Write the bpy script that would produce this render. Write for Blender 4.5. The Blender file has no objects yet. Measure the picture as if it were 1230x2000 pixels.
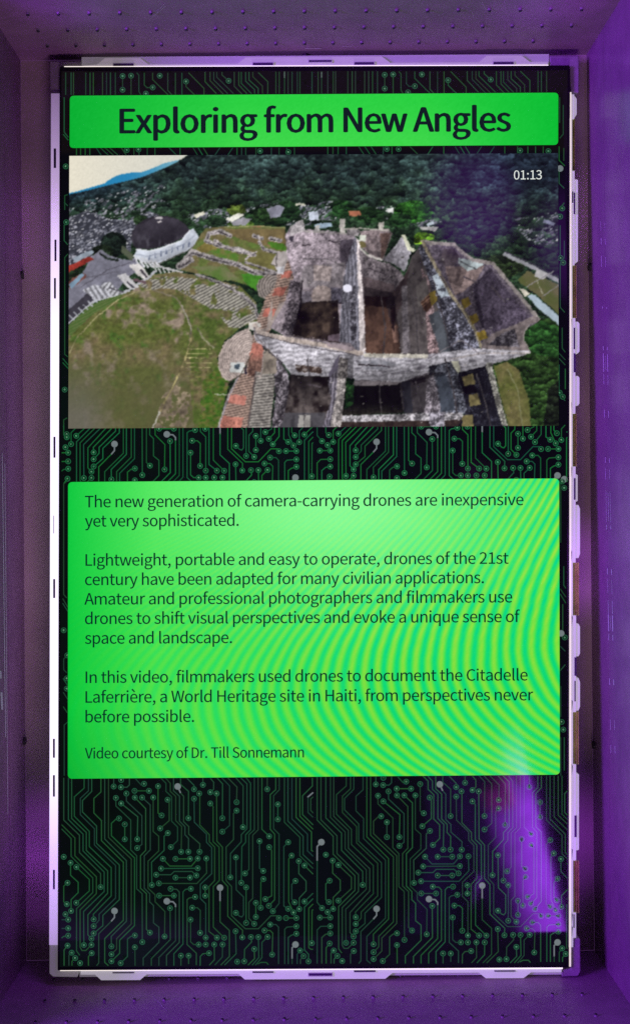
import bpy, math, random, json
import numpy as np
import bmesh
from mathutils import Vector, Matrix

# ------------------------------------------------------------------ camera, world, lamps, exposure
S = 0.000575                 # metres per measured unit on the face of the screen
D = 1.61                     # camera distance from the face of the screen
F = D / S                    # 2800
CX, CY = 597.0, 1000.0       # the point of the screen face straight ahead of the lens
scene = bpy.context.scene
COL = scene.collection

cam = bpy.data.cameras.new('camera')
cam.sensor_fit = 'VERTICAL'; cam.sensor_height = 36.0; cam.lens = 36.0 * F / 2000.0
cam.shift_x = 18.0 / 2000.0
cam.clip_start = 0.01; cam.clip_end = 60
cam_o = bpy.data.objects.new('camera', cam); COL.objects.link(cam_o)
cam_o.location = (0, -D, 0); cam_o.rotation_euler = (math.radians(90), 0, 0)
scene.camera = cam_o

world = bpy.data.worlds.new('World'); scene.world = world; world.use_nodes = True
bg = world.node_tree.nodes['Background']
bg.inputs['Color'].default_value = (0.40, 0.15, 0.60, 1); bg.inputs['Strength'].default_value = 0.36

def lamp(name, loc, target, size, energy, color, size_y=None):
    l = bpy.data.lights.new(name, 'AREA'); l.energy = energy; l.color = color; l.size = size
    if size_y: l.shape = 'RECTANGLE'; l.size_y = size_y
    o = bpy.data.objects.new(name, l); COL.objects.link(o); o.location = loc
    o.rotation_euler = (Vector(target) - Vector(loc)).to_track_quat('-Z', 'Y').to_euler()
    return o
def spot(name, loc, target, energy, color, angle, blend=0.6):
    l = bpy.data.lights.new(name, 'SPOT'); l.energy = energy; l.color = color; l.spot_size = math.radians(angle); l.spot_blend = blend; l.shadow_soft_size = 0.05
    o = bpy.data.objects.new(name, l); COL.objects.link(o); o.location = loc
    o.rotation_euler = (Vector(target) - Vector(loc)).to_track_quat('-Z', 'Y').to_euler()
    return o
lamp('violet_lamp', (-1.7, -1.7, 0.2), (0.1, 0, -0.1), 0.8, 95, (0.36, 0.06, 1.0))
lamp('violet_floor_lamp', (0.5, -1.2, 2.1), (0.1, -0.1, -0.5), 0.6, 15, (0.42, 0.07, 1.0))
lamp('hall_lamp', (0.1, -1.0, -1.42), (0, 0, 0.3), 0.4, 10, (1.0, 0.64, 0.92))
# unseen spots added behind the viewer so violet pools mirror in the glass
VIOLET = (0.45, 0.06, 1.0)
spot('added_wall_spot', (0.95, -5.0, 1.2), (0.88, -6, 1.62), 260, VIOLET, 30)
spot('added_wall_spot', (1.6, -5.0, 1.0), (1.5, -6, 1.40), 260, VIOLET, 34)
spot('added_visitor_spot', (2.1, -1.4, -0.35), (0.58, -2.3, -1.02), 6500, VIOLET, 28, 1.0)
spot('added_visitor_spot', (-1.2, -1.0, -0.5), (0.50, -2.3, -0.98), 160, (0.34, 0.05, 1.0), 20, 1.0)
# unseen narrow spots added so violet pools stand in for reflections on the reveal
spot('added_beam_spot', (-0.25, -0.9, -0.75), (-0.252, -0.133, 0.517), 110, VIOLET, 1.7, 0.25)
spot('added_beam_spot', (0.45, -0.9, -0.80), (0.2466, -0.125, 0.525), 150, VIOLET, 2.2, 0.25)
spot('added_beam_spot', (0.55, -1.15, 0.40), (-0.322, 0.0, 0.327), 60, VIOLET, 1.5, 0.4)
spot('added_beam_spot', (-0.60, -1.2, 0.30), (0.330, -0.070, 0.292), 80, VIOLET, 1.5, 0.9)
spot('added_beam_spot', (-0.16, -1.6, -0.30), (-0.312, 0.085, -0.385), 170, VIOLET, 2.0, 0.5)
spot('added_beam_spot', (-0.16, -1.6, -0.34), (-0.318, 0.095, -0.445), 150, VIOLET, 1.5, 0.5)
spot('added_beam_spot', (-0.10, -1.6, 0.20), (-0.312, 0.04, 0.322), 80, VIOLET, 1.3, 0.5)
spot('added_beam_spot', (0.20, -1.6, -0.02), (0.324, 0.07, -0.066), 260, VIOLET, 1.9, 0.4)
spot('added_beam_spot', (0.18, -1.6, -0.30), (0.326, 0.095, -0.385), 120, VIOLET, 3.4, 0.8)
spot('added_beam_spot', (0.20, -1.6, 0.25), (0.322, 0.05, 0.345), 150, VIOLET, 0.9, 0.4)
vs = scene.view_settings
vs.view_transform = 'Standard'; vs.look = 'None'; vs.exposure = 0; vs.gamma = 1; vs.use_curve_mapping = False
scene.cycles.max_bounces = 6; scene.cycles.sample_clamp_indirect = 1.2
scene.cycles.use_denoising = False

# ------------------------------------------------------------------ helpers
def lin(c):
    c = np.asarray(c, float) / 255.0
    return np.where(c <= 0.04045, c / 12.92, ((c + 0.055) / 1.055) ** 2.4)
def P(px, py, y=0.0):
    """a measured point of the photograph, on the upright plane at depth y"""
    k = (D + y) / F
    return ((px - CX) * k, y, (CY - py) * k)

def material(name, col, rough=0.5, metal=0.0, spec=0.5, emit=None, strength=1.0, noise=0.0, scale=60.0, coat=0.0, bump=0.0):
    m = bpy.data.materials.new(name); m.use_nodes = True
    nt = m.node_tree; b = nt.nodes['Principled BSDF']
    b.inputs['Base Color'].default_value = (*col, 1); b.inputs['Roughness'].default_value = rough
    b.inputs['Metallic'].default_value = metal; b.inputs['Specular IOR Level'].default_value = spec
    b.inputs['Coat Weight'].default_value = coat; b.inputs['Coat Roughness'].default_value = 0.06
    if emit is not None:
        b.inputs['Emission Color'].default_value = (*emit, 1); b.inputs['Emission Strength'].default_value = strength
    if noise or bump:
        tc = nt.nodes.new('ShaderNodeTexCoord'); n = nt.nodes.new('ShaderNodeTexNoise')
        n.inputs['Scale'].default_value = scale; n.inputs['Detail'].default_value = 6
        nt.links.new(tc.outputs['Object'], n.inputs['Vector'])
        if noise:
            r = nt.nodes.new('ShaderNodeValToRGB'); nt.links.new(n.outputs['Fac'], r.inputs['Fac'])
            a = [max(0, c * (1 - noise)) for c in col]; z = [min(1, c * (1 + noise)) for c in col]
            r.color_ramp.elements[0].position = 0.3; r.color_ramp.elements[1].position = 0.7
            r.color_ramp.elements[0].color = (*a, 1); r.color_ramp.elements[1].color = (*z, 1)
            nt.links.new(r.outputs['Color'], b.inputs['Base Color'])
        if bump:
            n2 = nt.nodes.new('ShaderNodeTexNoise'); n2.inputs['Scale'].default_value = 900
            nt.links.new(tc.outputs['Object'], n2.inputs['Vector'])
            bp = nt.nodes.new('ShaderNodeBump'); bp.inputs['Strength'].default_value = bump; bp.inputs['Distance'].default_value = 0.0004
            nt.links.new(n2.outputs['Fac'], bp.inputs['Height']); nt.links.new(bp.outputs['Normal'], b.inputs['Normal'])
    return m

def lit_material(name, rough=0.06, spec=0.5):
    """a lit screen surface: shows the colour stored on its mesh and mirrors the room in its glass"""
    m = bpy.data.materials.new(name); m.use_nodes = True
    nt = m.node_tree; b = nt.nodes['Principled BSDF']
    at = nt.nodes.new('ShaderNodeAttribute'); at.attribute_name = 'glow'
    b.inputs['Base Color'].default_value = (0.002, 0.002, 0.002, 1); b.inputs['Roughness'].default_value = rough
    b.inputs['Specular IOR Level'].default_value = spec
    nt.links.new(at.outputs['Color'], b.inputs['Emission Color']); b.inputs['Emission Strength'].default_value = 1.0
    return m

def empty(name, loc, label, cat, group=None):
    o = bpy.data.objects.new(name, None); COL.objects.link(o); o.location = loc
    o['label'] = label; o['category'] = cat
    if group: o['group'] = group
    return o

class MB:
    def __init__(s): s.v = []; s.f = []; s.mi = []
    def poly(s, pts, mi=0):
        n = len(s.v); s.v += [tuple(p) for p in pts]; s.f.append(tuple(range(n, n + len(pts)))); s.mi.append(mi)
    def loft(s, a, b, mi=0, cap_a=True, cap_b=True):
        """solid between two rings of the same length"""
        n = len(s.v); k = len(a); s.v += [tuple(p) for p in a] + [tuple(p) for p in b]
        for i in range(k):
            j = (i + 1) % k; s.f.append((n + i, n + j, n + k + j, n + k + i)); s.mi.append(mi)
        if cap_a: s.f.append(tuple(range(n + k - 1, n - 1, -1))); s.mi.append(mi)
        if cap_b: s.f.append(tuple(range(n + k, n + 2 * k))); s.mi.append(mi)
    def slab(s, pts, y0, y1, mi=0):
        """outline in measured units extruded from depth y0 (front) to y1, keeping its real size"""
        a = [P(x, y, y0) for x, y in pts]; s.loft(a, [(p[0], y1, p[2]) for p in a], mi)
    def build(s, name, mats, parent=None, glow=None, label=None, bevel=0.0, smooth=False):
        me = bpy.data.meshes.new(name); me.from_pydata(s.v, [], s.f)
        for m in (mats if isinstance(mats, (list, tuple)) else [mats]): me.materials.append(m)
        me.polygons.foreach_set('material_index', s.mi)
        if glow is not None:
            ca = me.color_attributes.new('glow', 'FLOAT_COLOR', 'POINT')
            g = np.ones((len(s.v), 4), np.float32); g[:, :3] = glow; ca.data.foreach_set('color', g.ravel())
        if glow is None:
            bm = bmesh.new(); bm.from_mesh(me); bmesh.ops.recalc_face_normals(bm, faces=bm.faces); bm.to_mesh(me); bm.free()
        me.update()
        o = bpy.data.objects.new(name, me); COL.objects.link(o)
        if parent:
            o.parent = parent; root = parent; off = Vector((0, 0, 0))
            while root is not None: off += root.location; root = root.parent
            me.transform(Matrix.Translation(-off))
        if label: o['label'] = label
        if bevel:
            md = o.modifiers.new('bevel', 'BEVEL'); md.width = bevel; md.segments = 2; md.limit_method = 'ANGLE'
        return o

# ------------------------------------------------------------------ noise
rng = np.random.default_rng(7)
LAT = rng.random((512, 512)).astype(np.float32)
def vnoise(x, y):
    xi = np.floor(x).astype(int); yi = np.floor(y).astype(int); fx = x - xi; fy = y - yi
    fx = fx * fx * (3 - 2 * fx); fy = fy * fy * (3 - 2 * fy)
    g = lambda a, b: LAT[a & 511, b & 511]
    return (g(xi, yi) * (1 - fx) + g(xi + 1, yi) * fx) * (1 - fy) + (g(xi, yi + 1) * (1 - fx) + g(xi + 1, yi + 1) * fx) * fy
def fbm(x, y, s, o=4):
    r = 0; a = 1; t = 0
    for i in range(o):
        r = r + a * vnoise(x / s + 17.3 * i, y / s + 9.1 * i); t += a; a *= 0.55; s = s * 0.5
    return r / t
def voro(x, y, s):
    """cells: (random value of the nearest cell, offset to its centre in cells, distance)"""
    x = x / s; y = y / s; xi = np.floor(x).astype(int); yi = np.floor(y).astype(int)
    best = np.full(x.shape, 9.0); val = np.zeros(x.shape); ox = np.zeros(x.shape); oy = np.zeros(x.shape)
    for i in (-1, 0, 1):
        for j in (-1, 0, 1):
            a = xi + i; b = yi + j
            cx = a + LAT[a & 511, b & 511]; cy = b + LAT[(a + 77) & 511, (b + 131) & 511]
            d = (x - cx) ** 2 + (y - cy) ** 2; m = d < best
            best = np.where(m, d, best); val = np.where(m, LAT[(a + 201) & 511, (b + 55) & 511], val)
            ox = np.where(m, x - cx, ox); oy = np.where(m, y - cy, oy)
    return val, ox, oy, np.sqrt(best)

def glow_grid(name, corners, nx, ny, y, fn, mat, parent, label=None, r=0):
    """a fine sheet between four measured corners whose stored colours come from fn(px, py)"""
    u, v = np.meshgrid(np.linspace(0, 1, nx), np.linspace(0, 1, ny))
    (x0, y0), (x1, y1), (x2, y2), (x3, y3) = corners           # TL TR BR BL
    px = (x0 * (1 - u) + x1 * u) * (1 - v) + (x3 * (1 - u) + x2 * u) * v
    py = (y0 * (1 - u) + y1 * u) * (1 - v) + (y3 * (1 - u) + y2 * u) * v
    if r:                                                      # rounded corners
        qx, qy = px.copy(), py.copy()
        for (cx, cy), sx, sy in zip(corners, (1, -1, -1, 1), (1, 1, -1, -1)):
            ax, ay = cx + sx * r, cy + sy * r
            dx, dy = px - ax, py - ay; d = np.hypot(dx, dy)
            m = (dx * sx < 0) & (dy * sy < 0) & (d > r)
            qx = np.where(m, ax + dx * r / np.maximum(d, 1e-6), qx); qy = np.where(m, ay + dy * r / np.maximum(d, 1e-6), qy)
        px, py = qx, qy
    k = (D + y) / F
    V = np.stack([(px - CX) * k, np.full(px.shape, y), (CY - py) * k], -1).reshape(-1, 3)
    idx = np.arange(nx * ny).reshape(ny, nx)
    Fq = np.stack([idx[1:, :-1], idx[1:, 1:], idx[:-1, 1:], idx[:-1, :-1]], -1).reshape(-1, 4)
    root = parent; off = np.zeros(3)
    while root is not None: off += np.array(root.location); root = root.parent
    V = V - off
    me = bpy.data.meshes.new(name)
    me.vertices.add(len(V)); me.vertices.foreach_set('co', V.astype(np.float32).ravel())
    me.loops.add(Fq.size); me.loops.foreach_set('vertex_index', Fq.astype(np.int32).ravel())
    me.polygons.add(len(Fq)); me.polygons.foreach_set('loop_start', np.arange(0, Fq.size, 4, dtype=np.int32))
    me.update(calc_edges=True)
    c = np.ones((nx * ny, 4), np.float32); c[:, :3] = lin(np.clip(fn(px, py), 0, 255)).reshape(-1, 3)
    ca = me.color_attributes.new('glow', 'FLOAT_COLOR', 'POINT'); ca.data.foreach_set('color', c.ravel())
    me.materials.append(mat)
    o = bpy.data.objects.new(name, me); COL.objects.link(o); o.parent = parent
    if label: o['label'] = label
    return o
# ------------------------------------------------------------------ circuit artwork of the screen (one repeat of it)
# each trace: x,y pairs, 4.73 units to one measured unit, origin (112, 1515)
TRACES = '''-18 20 -18 430 130 580 130 745 330 944 330 1079 180 1229 180 1619 210 1659
17 20 17 427 165 575 165 740 363 934 363 1089 213 1239 213 1585 230 1615 265 1615 318 1563
178 845 298 959 298 1064 178 1174
125 805 125 920 195 985 195 1080 130 1145 130 1250
62 20 62 410 207 550 207 710 402 905 402 1029
105 20 105 405 240 540 240 695 435 890 435 1069 245 1255 248 1564
135 20 135 395 270 525 270 690 467 880 467 1085 285 1285 285 1470 318 1505
250 20 250 115 160 195 160 375 298 515 298 655 500 850 500 1110 335 1280 338 1327
290 20 290 140 215 210 215 360 345 490 345 640 540 830 540 1130 388 1280 388 1335 338 1390
320 20 320 145 235 230 235 335 365 465 365 625 575 825 575 1145 423 1290 423 1385 338 1457
405 20 405 150 340 210 340 345 410 415 410 600 612 800 612 1335 440 1505 440 1725 475 1755
440 20 440 585 640 785 640 1345 500 1485 502 1577
475 20 475 570 685 770 685 1370 550 1505 550 1600 502 1650
572 395 545 400 502 440 502 555 715 760 715 1385 578 1520 578 1640 502 1714
500 1345 385 1460 385 1730 365 1755
543 205 543 280 680 410 680 685 735 740 735 1045 785 1090 787 1537
625 450 625 587
592 257 745 380 740 587
640 165 640 235 783 370 783 635 740 668
718 202 818 305 818 690 770 740 770 1040 825 1090 825 1420 857 1450
785 202 860 270 860 685 805 740 805 1040 855 1090 855 1165 890 1200 890 1360 940 1400 940 1540 795 1685 795 1755
887 202 887 515 938 560 938 695 840 790 840 1040 905 1100 905 1165 995 1255 992 1485
932 97 932 345 965 367
1020 222 1035 250 1035 415 952 487
1022 530 988 560 988 690 872 800 875 1010
715 140 848 140
523 20 523 100
590 107 645 107 668 85 668 20
803 75 775 85 725 30
955 20 1005 70 1005 145 1057 195 1057 420 1112 475 1112 600 1050 660
1000 20 1045 70 1045 145 1095 190 1095 415 1150 470 1145 703
1075 20 1075 140 1130 190 1130 420 1180 470 1180 545 1213 580 1212 703
1140 160 1168 190 1168 425 1215 470 1215 540 1318 630 1315 703
1140 20 1140 80 1213 145 1212 393
1200 25 1264 90 1264 125
1346 20 1346 85
1264 213 1267 430 1379 540 1379 615 1427 665 1427 905 1322 1004 1322 1134 1372 1184 1372 1496
1312 165 1317 190 1317 455 1405 545 1405 610 1454 660 1454 969 1402 1024 1402 1439 1475 1496
1414 257 1440 285 1440 610 1495 660 1497 969 1442 1024 1442 1399 1542 1497
1472 165 1475 605 1525 660 1525 969 1575 1024 1575 1299 1712 1429 1709 1494
1415 25 1445 60 1445 125 1414 153
1475 20 1527 75 1525 393
1520 20 1592 95 1592 460 1525 517
1575 20 1660 105 1656 245
1656 323 1628 350 1628 590 1560 660 1560 969 1610 1024 1610 1294 1737 1414 1857 1414 1972 1294 2035 1294 2047 1316
1650 20 1717 95 1715 475
1695 20 1752 75 1752 490 1700 545 1700 610 1600 720 1599 939
1745 20 1785 70 1785 500 1740 545 1740 615 1705 655 1700 989
1650 755 1653 1055 1720 1120 1720 1285 1705 1305 1685 1300 1650 1267
1820 20 1820 500 1770 545 1770 865 1734 903
1855 20 1855 500 1805 550 1805 1134 1770 1169 1770 1319 1819 1369
1890 20 1890 495 1957 560
1939 20 1939 125
2017 20 2017 130 1967 175 1967 495 2007 540 2007 1145 1954 1202
2050 20 2050 130 1998 185 1998 490 2048 540 2048 1180 1991 1252
2037 265 2037 403
1868 605 1868 855 1902 880
1957 660 1980 690 1980 1110 1922 1140
2132 615 2092 655 2092 1204 2132 1230
2097 20 2097 430 2240 570 2240 740 2362 857
2130 20 2130 420 2270 560 2270 730 2362 815
2167 20 2167 400 2310 540 2310 695 2362 745
2205 20 2205 385 2347 520 2347 690 2362 700
2240 20 2240 375 2362 495
2355 20 2355 95 2265 185 2265 360 2362 455
2362 195 2340 215 2340 320 2362 345
2315 200 2315 340 2362 385
2164 738 2137 770 2137 1165 2182 1264
2230 790 2230 905 2297 975 2297 1064 2235 1130 2234 1232
2282 830 2362 910
1904 955 1880 985 1879 1220
1744 1032 1744 1360
1834 1175 1834 1305
2199 972 2165 1005 2165 1140 2192 1170
2112 1315 2207 1315
2282 1162 2362 1085
2362 1135 2282 1215 2282 1610 2320 1650 2319 1715
2362 1185 2322 1225 2322 1590 2345 1605 2362 1602
2362 1235 2352 1245 2350 1547
2207 1392 2120 1399 2100 1420 2100 1740
2207 1460 2160 1475 2133 1495 2133 1740
2168 1680 2168 1740
2242 1615 2215 1650 2215 1740
2274 1667 2245 1700 2245 1740
1247 1220 1295 1220 1322 1245 1320 1452
1274 1120 1220 1130 1200 1145 1200 1560 1285 1640 1285 1750
1232 1330 1232 1535 1260 1560 1307 1560
1450 1560 1452 1700 1405 1750
1527 1560 1525 1675 1455 1750
1367 1032 1367 1109
1504 1150 1504 1350 1590 1430 1590 1670 1510 1750
1647 1437 1652 1645 1545 1750
1789 1491 1795 1535 1730 1605 1727 1715
1857 1491 1862 1680 1800 1750
1942 1490 1890 1540 1890 1680 1830 1750
1819 1602 1822 1690 1762 1750
1914 1430 1965 1430 1990 1455 1984 1653
1966 1375 2020 1375 2043 1400 2043 1740
1402 1640 1345 1645 1322 1670 1320 1755
1214 1663 1214 1740
1850 1740 1880 1725 1930 1725 1950 1745
97 990 62 1020 62 1165 90 1187
7 1331 103 1330
103 1410 15 1412 -18 1445 -18 1755
103 1478 60 1485 25 1515 25 1755
-18 805 -18 1190 27 1243
97 1570 65 1610 65 1755
135 1635 110 1660 110 1755
168 1685 138 1715 138 1755
320 1640 290 1670 290 1755
718 1476 680 1485 650 1510 650 1670 587 1732
718 1585 720 1755
942 1108 1078 1108
1043 1224 1045 1514 870 1690 870 1755
1093 1210 1093 1524 940 1680 940 1755
1048 1045 1105 1050 1128 1075 1128 1540 1010 1660 1010 1755
1235 1045 1185 1050 1162 1075 1162 1555 1078 1645 1078 1755
1143 1663 1143 1755
977 768 1040 835 1240 835 1298 765
960 858 1298 855
915 915 1050 915 1080 885 1245 885 1285 922
1093 942 1227 942
940 995 1290 996 1380 899 1377 765
1093 768 1227 768'''
PADS = '''178 1174 130 1250 402 1029 248 1564 318 1563 318 1505 338 1327 338 1390 338 1457 502 1577 502 1650 502 1714 572 395 543 205 787 1537
625 450 625 587 592 257 740 587 640 165 740 668 718 202 857 1450 785 202 887 202 992 1485 932 97 965 367 1020 222 952 487 1022 530 875 1010
715 140 848 140 523 100 590 107 592 40 803 75 1050 660 1145 703 1212 703 1315 703 1212 393 1264 125 1346 85 1264 213 1372 1496 1312 165
1475 1496 1414 257 1542 1497 1472 165 1709 1494 1414 153 1525 393 1525 517 1656 245 1656 323 2047 1316 1715 475 1599 939 1700 989 1650 755
1650 1267 1734 903 1819 1369 1957 560 1939 125 1954 1202 1991 1252 2037 265 2037 403 1868 605 1902 880 1957 660 1922 1140 2132 615 2132 1230
2164 738 2182 1264 2230 790 2234 1232 2282 830 1904 955 1879 1220 1744 1032 1744 1360 1834 1175 1834 1305 2199 972 2192 1170 2112 1315 2207 1315
2282 1162 2319 1715 2350 1547 2207 1392 2207 1460 2242 1615 2274 1667 1247 1220 1320 1452 1274 1120 1232 1330 1307 1560 1372 1560 1450 1560
1527 1560 1367 1032 1367 1109 1647 1437 1789 1491 1727 1715 1857 1491 1942 1490 1819 1602 1914 1430 1984 1653 1966 1375 1662 1718 1402 1640
1320 1755 1214 1663 97 990 90 1187 78 1280 103 1330 103 1410 103 1478 97 1570 135 1635 168 1685 213 1732 320 1640 718 1476 587 1732 718 1585
942 1108 1078 1108 1043 1224 1048 1045 1235 1045 1143 1663 977 768 1298 765 960 858 1298 855 915 915 1285 922 1093 942 1227 942 940 995 1377 765
1093 768 1227 768 125 805 178 845 62 750 27 1243 7 1331'''
GREY = '''21 634 -18 675 -18 805
530 1250 530 1310 500 1345
1013 1160 1070 1165 1093 1190 1093 1215
1504 1035 1504 1160
2199 1560 2168 1590 2168 1690
1113 100 1140 160
2310 200 2362 155'''
GREY_PADS = '21 634 530 1250 1013 1160 1504 1035 2199 1560 1113 100'
# the strip above the title, origin (112, 130)
TOP_TRACES = '''80 55 80 262
130 55 130 262
152 55 152 262
265 55 265 262
305 55 305 262
335 55 335 262
420 55 420 262
457 55 457 262
493 55 493 262
538 55 538 262
605 88 605 215
683 85 683 262
735 57 755 80 755 230 775 262
805 57 805 170 830 195 883 193
882 57 882 120 1025 262
1022 57 1022 220 1060 262
1092 57 1092 262
1152 57 1152 262
1190 138 1190 185 1270 262
1213 57 1356 202 1356 262
1366 50 1366 140 1470 250
1412 50 1412 130 1535 256
1446 50 1446 124 1575 250
1474 50 1474 98 1628 250
1522 50 1522 78 1583 132
1635 50 1635 182 1706 255
1677 50 1677 171 1752 250
1700 50 1700 155 1794 250
1740 50 1740 135 1822 213 1822 250
1771 50 1771 124 1856 202 1856 250
1806 50 1806 93 1895 181 1895 250
1856 55 1944 140 1944 250
2019 45 2019 250
2050 45 2050 250
2098 45 2098 250
2131 45 2131 250
2168 45 2168 250
2216 45 2216 250
2240 45 2240 250
2352 45 2352 250
2408 45 2408 250
2440 45 2440 250'''
TOP_PADS = '605 88 605 215 683 85 883 193 820 250 948 85 1190 138 1290 55 1583 132 1944 52 2016 52'
# short pieces beside the panels and in the narrow strip under the title, in measured units
EDGE_TRACES = '''133 380 127 382 127 410
126 395 133 402
133 436 126 440 126 470 133 478
133 496 127 503 127 692 133 697
123 700 134 713
123 708 134 720
132 816 125 820 125 849
131 940 125 945 125 1161 131 1168
123 1169 133 1186
123 1178 133 1194
133 1280 125 1287 125 1308 131 1314
124 1325 132 1338
124 1352 133 1366
124 1380 132 1392
133 1410 126 1416 126 1515
1091 286 1091 313 1102 324
1100 289 1100 314
1091 330 1091 358 1101 368
1092 408 1101 396
1093 440 1093 500
1101 470 1101 505
1093 515 1093 600 1102 610
1097 640 1097 680 1103 688
1091 690 1103 703
1091 700 1103 713
1091 712 1091 770 1103 783
1103 720 1103 760
1094 945 1094 1060
1100 1106 1100 1143 1104 1149
1093 1150 1104 1166
1093 1160 1104 1178
1098 1180 1098 1230
1093 1262 1103 1272
1093 1310 1103 1298
1094 1340 1094 1400
1101 1440 1101 1505
1094 1440 1094 1515
1092 190 1092 240
1099 205 1099 262 1092 270
126 190 126 258 134 268
124 262 134 274
150 288 150 303
158 288 158 303
167 288 167 303
176 288 176 303
188 288 198 303
196 288 212 303
205 288 222 303
214 288 231 303
237 288 247 303
262 288 262 303
272 288 272 303
288 288 288 303
303 288 303 303
330 288 345 303
352 288 352 303
377 288 386 303
387 288 396 303
397 288 406 303
430 288 420 303
455 288 445 303
463 288 463 303
472 288 472 303
480 288 480 303
500 288 500 303
530 288 530 303
545 288 545 303
560 288 560 303
575 288 575 303
640 286 640 301
650 286 650 301
660 286 660 301
676 286 676 301
700 286 710 301
712 286 722 301
724 286 734 301
748 286 748 301
765 286 765 301
800 286 815 301
845 286 835 301
866 286 866 301
888 286 897 301
898 286 907 301
908 286 917 301
940 286 930 301
965 286 955 301
985 286 985 301
1010 286 1010 301
1030 286 1030 301
1045 286 1045 301
1060 286 1060 301'''
EDGE_PADS = '129 325 130 434 127 761 131 848 125 1231 132 1280 131 1325 131 1345 248 293 271 292 508 295 563 297 755 291 778 291 1015 294 1070 295 1097 407 1093 423 1094 504 1099 513 1092 767 1098 775 1102 1245 1096 1410 1099 1425 1097 940 1101 953'
EDGE_GREY_PADS = '1093 329 1095 1237 1101 936'

def lines_of(t): return [[float(v) for v in l.split()] for l in t.strip().split('\n')]
def pairs(a): return [(a[i], a[i + 1]) for i in range(0, len(a), 2)]

class Glow(MB):
    """flat shapes at one depth with a colour per point"""
    def __init__(s, y): super().__init__(); s.y = y; s.c = []
    def shape(s, pts, col):
        s.poly([P(x, y, s.y) for x, y in pts]); s.c += [tuple(lin(col))] * len(pts)
    def ribbon(s, pts, w, col):
        n = len(pts); L = []; R = []
        for i in range(n):
            a = np.array(pts[max(i - 1, 0)]); b = np.array(pts[min(i + 1, n - 1)]); p = np.array(pts[i])
            def unit(v): return v / max(np.hypot(*v), 1e-6)
            if 0 < i < n - 1:
                d1 = unit(p - a); d2 = unit(b - p); t = unit(d1 + d2); m = np.array([-t[1], t[0]])
                k = w / 2 / max(0.4, abs(m @ np.array([-d1[1], d1[0]])))
            else:
                t = unit(b - a); m = np.array([-t[1], t[0]]); k = w / 2
            L.append(p + m * k); R.append(p - m * k)
        for i in range(n - 1): s.shape([L[i], R[i], R[i + 1], L[i + 1]], col)
    def ring(s, x, y, r0, r1, col, n=14):
        for i in range(n):
            a, b = 2 * math.pi * i / n, 2 * math.pi * (i + 1) / n
            s.shape([(x + r0 * math.cos(a), y + r0 * math.sin(a)), (x + r1 * math.cos(a), y + r1 * math.sin(a)),
                     (x + r1 * math.cos(b), y + r1 * math.sin(b)), (x + r0 * math.cos(b), y + r0 * math.sin(b))], col)
    def disc(s, x, y, r, col, n=12):
        s.shape([(x + r * math.cos(2 * math.pi * i / n), y + r * math.sin(2 * math.pi * i / n)) for i in range(n)], col)

def clip_y(pts, lo, hi, x_lo=121.0, x_hi=1107.0):
    """pieces of a polyline inside the window"""
    out = []; cur = []
    for (xa, ya), (xb, yb) in zip(pts[:-1], pts[1:]):
        t0, t1 = 0.0, 1.0; ok = True
        for a, b, l, h in ((ya, yb, lo, hi), (xa, xb, x_lo, x_hi)):
            if abs(b - a) < 1e-9:
                ok = ok and l <= a <= h
            else:
                u, v = sorted(((l - a) / (b - a), (h - a) / (b - a))); t0 = max(t0, u); t1 = min(t1, v)
        if not ok or t0 >= t1:
            if cur: out.append(cur); cur = []
            continue
        p = (xa + (xb - xa) * t0, ya + (yb - ya) * t0); q = (xa + (xb - xa) * t1, ya + (yb - ya) * t1)
        if cur and abs(cur[-1][0] - p[0]) + abs(cur[-1][1] - p[1]) < 1e-6: cur.append(q)
        else:
            if cur: out.append(cur)
            cur = [p, q]
    if cur: out.append(cur)
    return out

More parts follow.
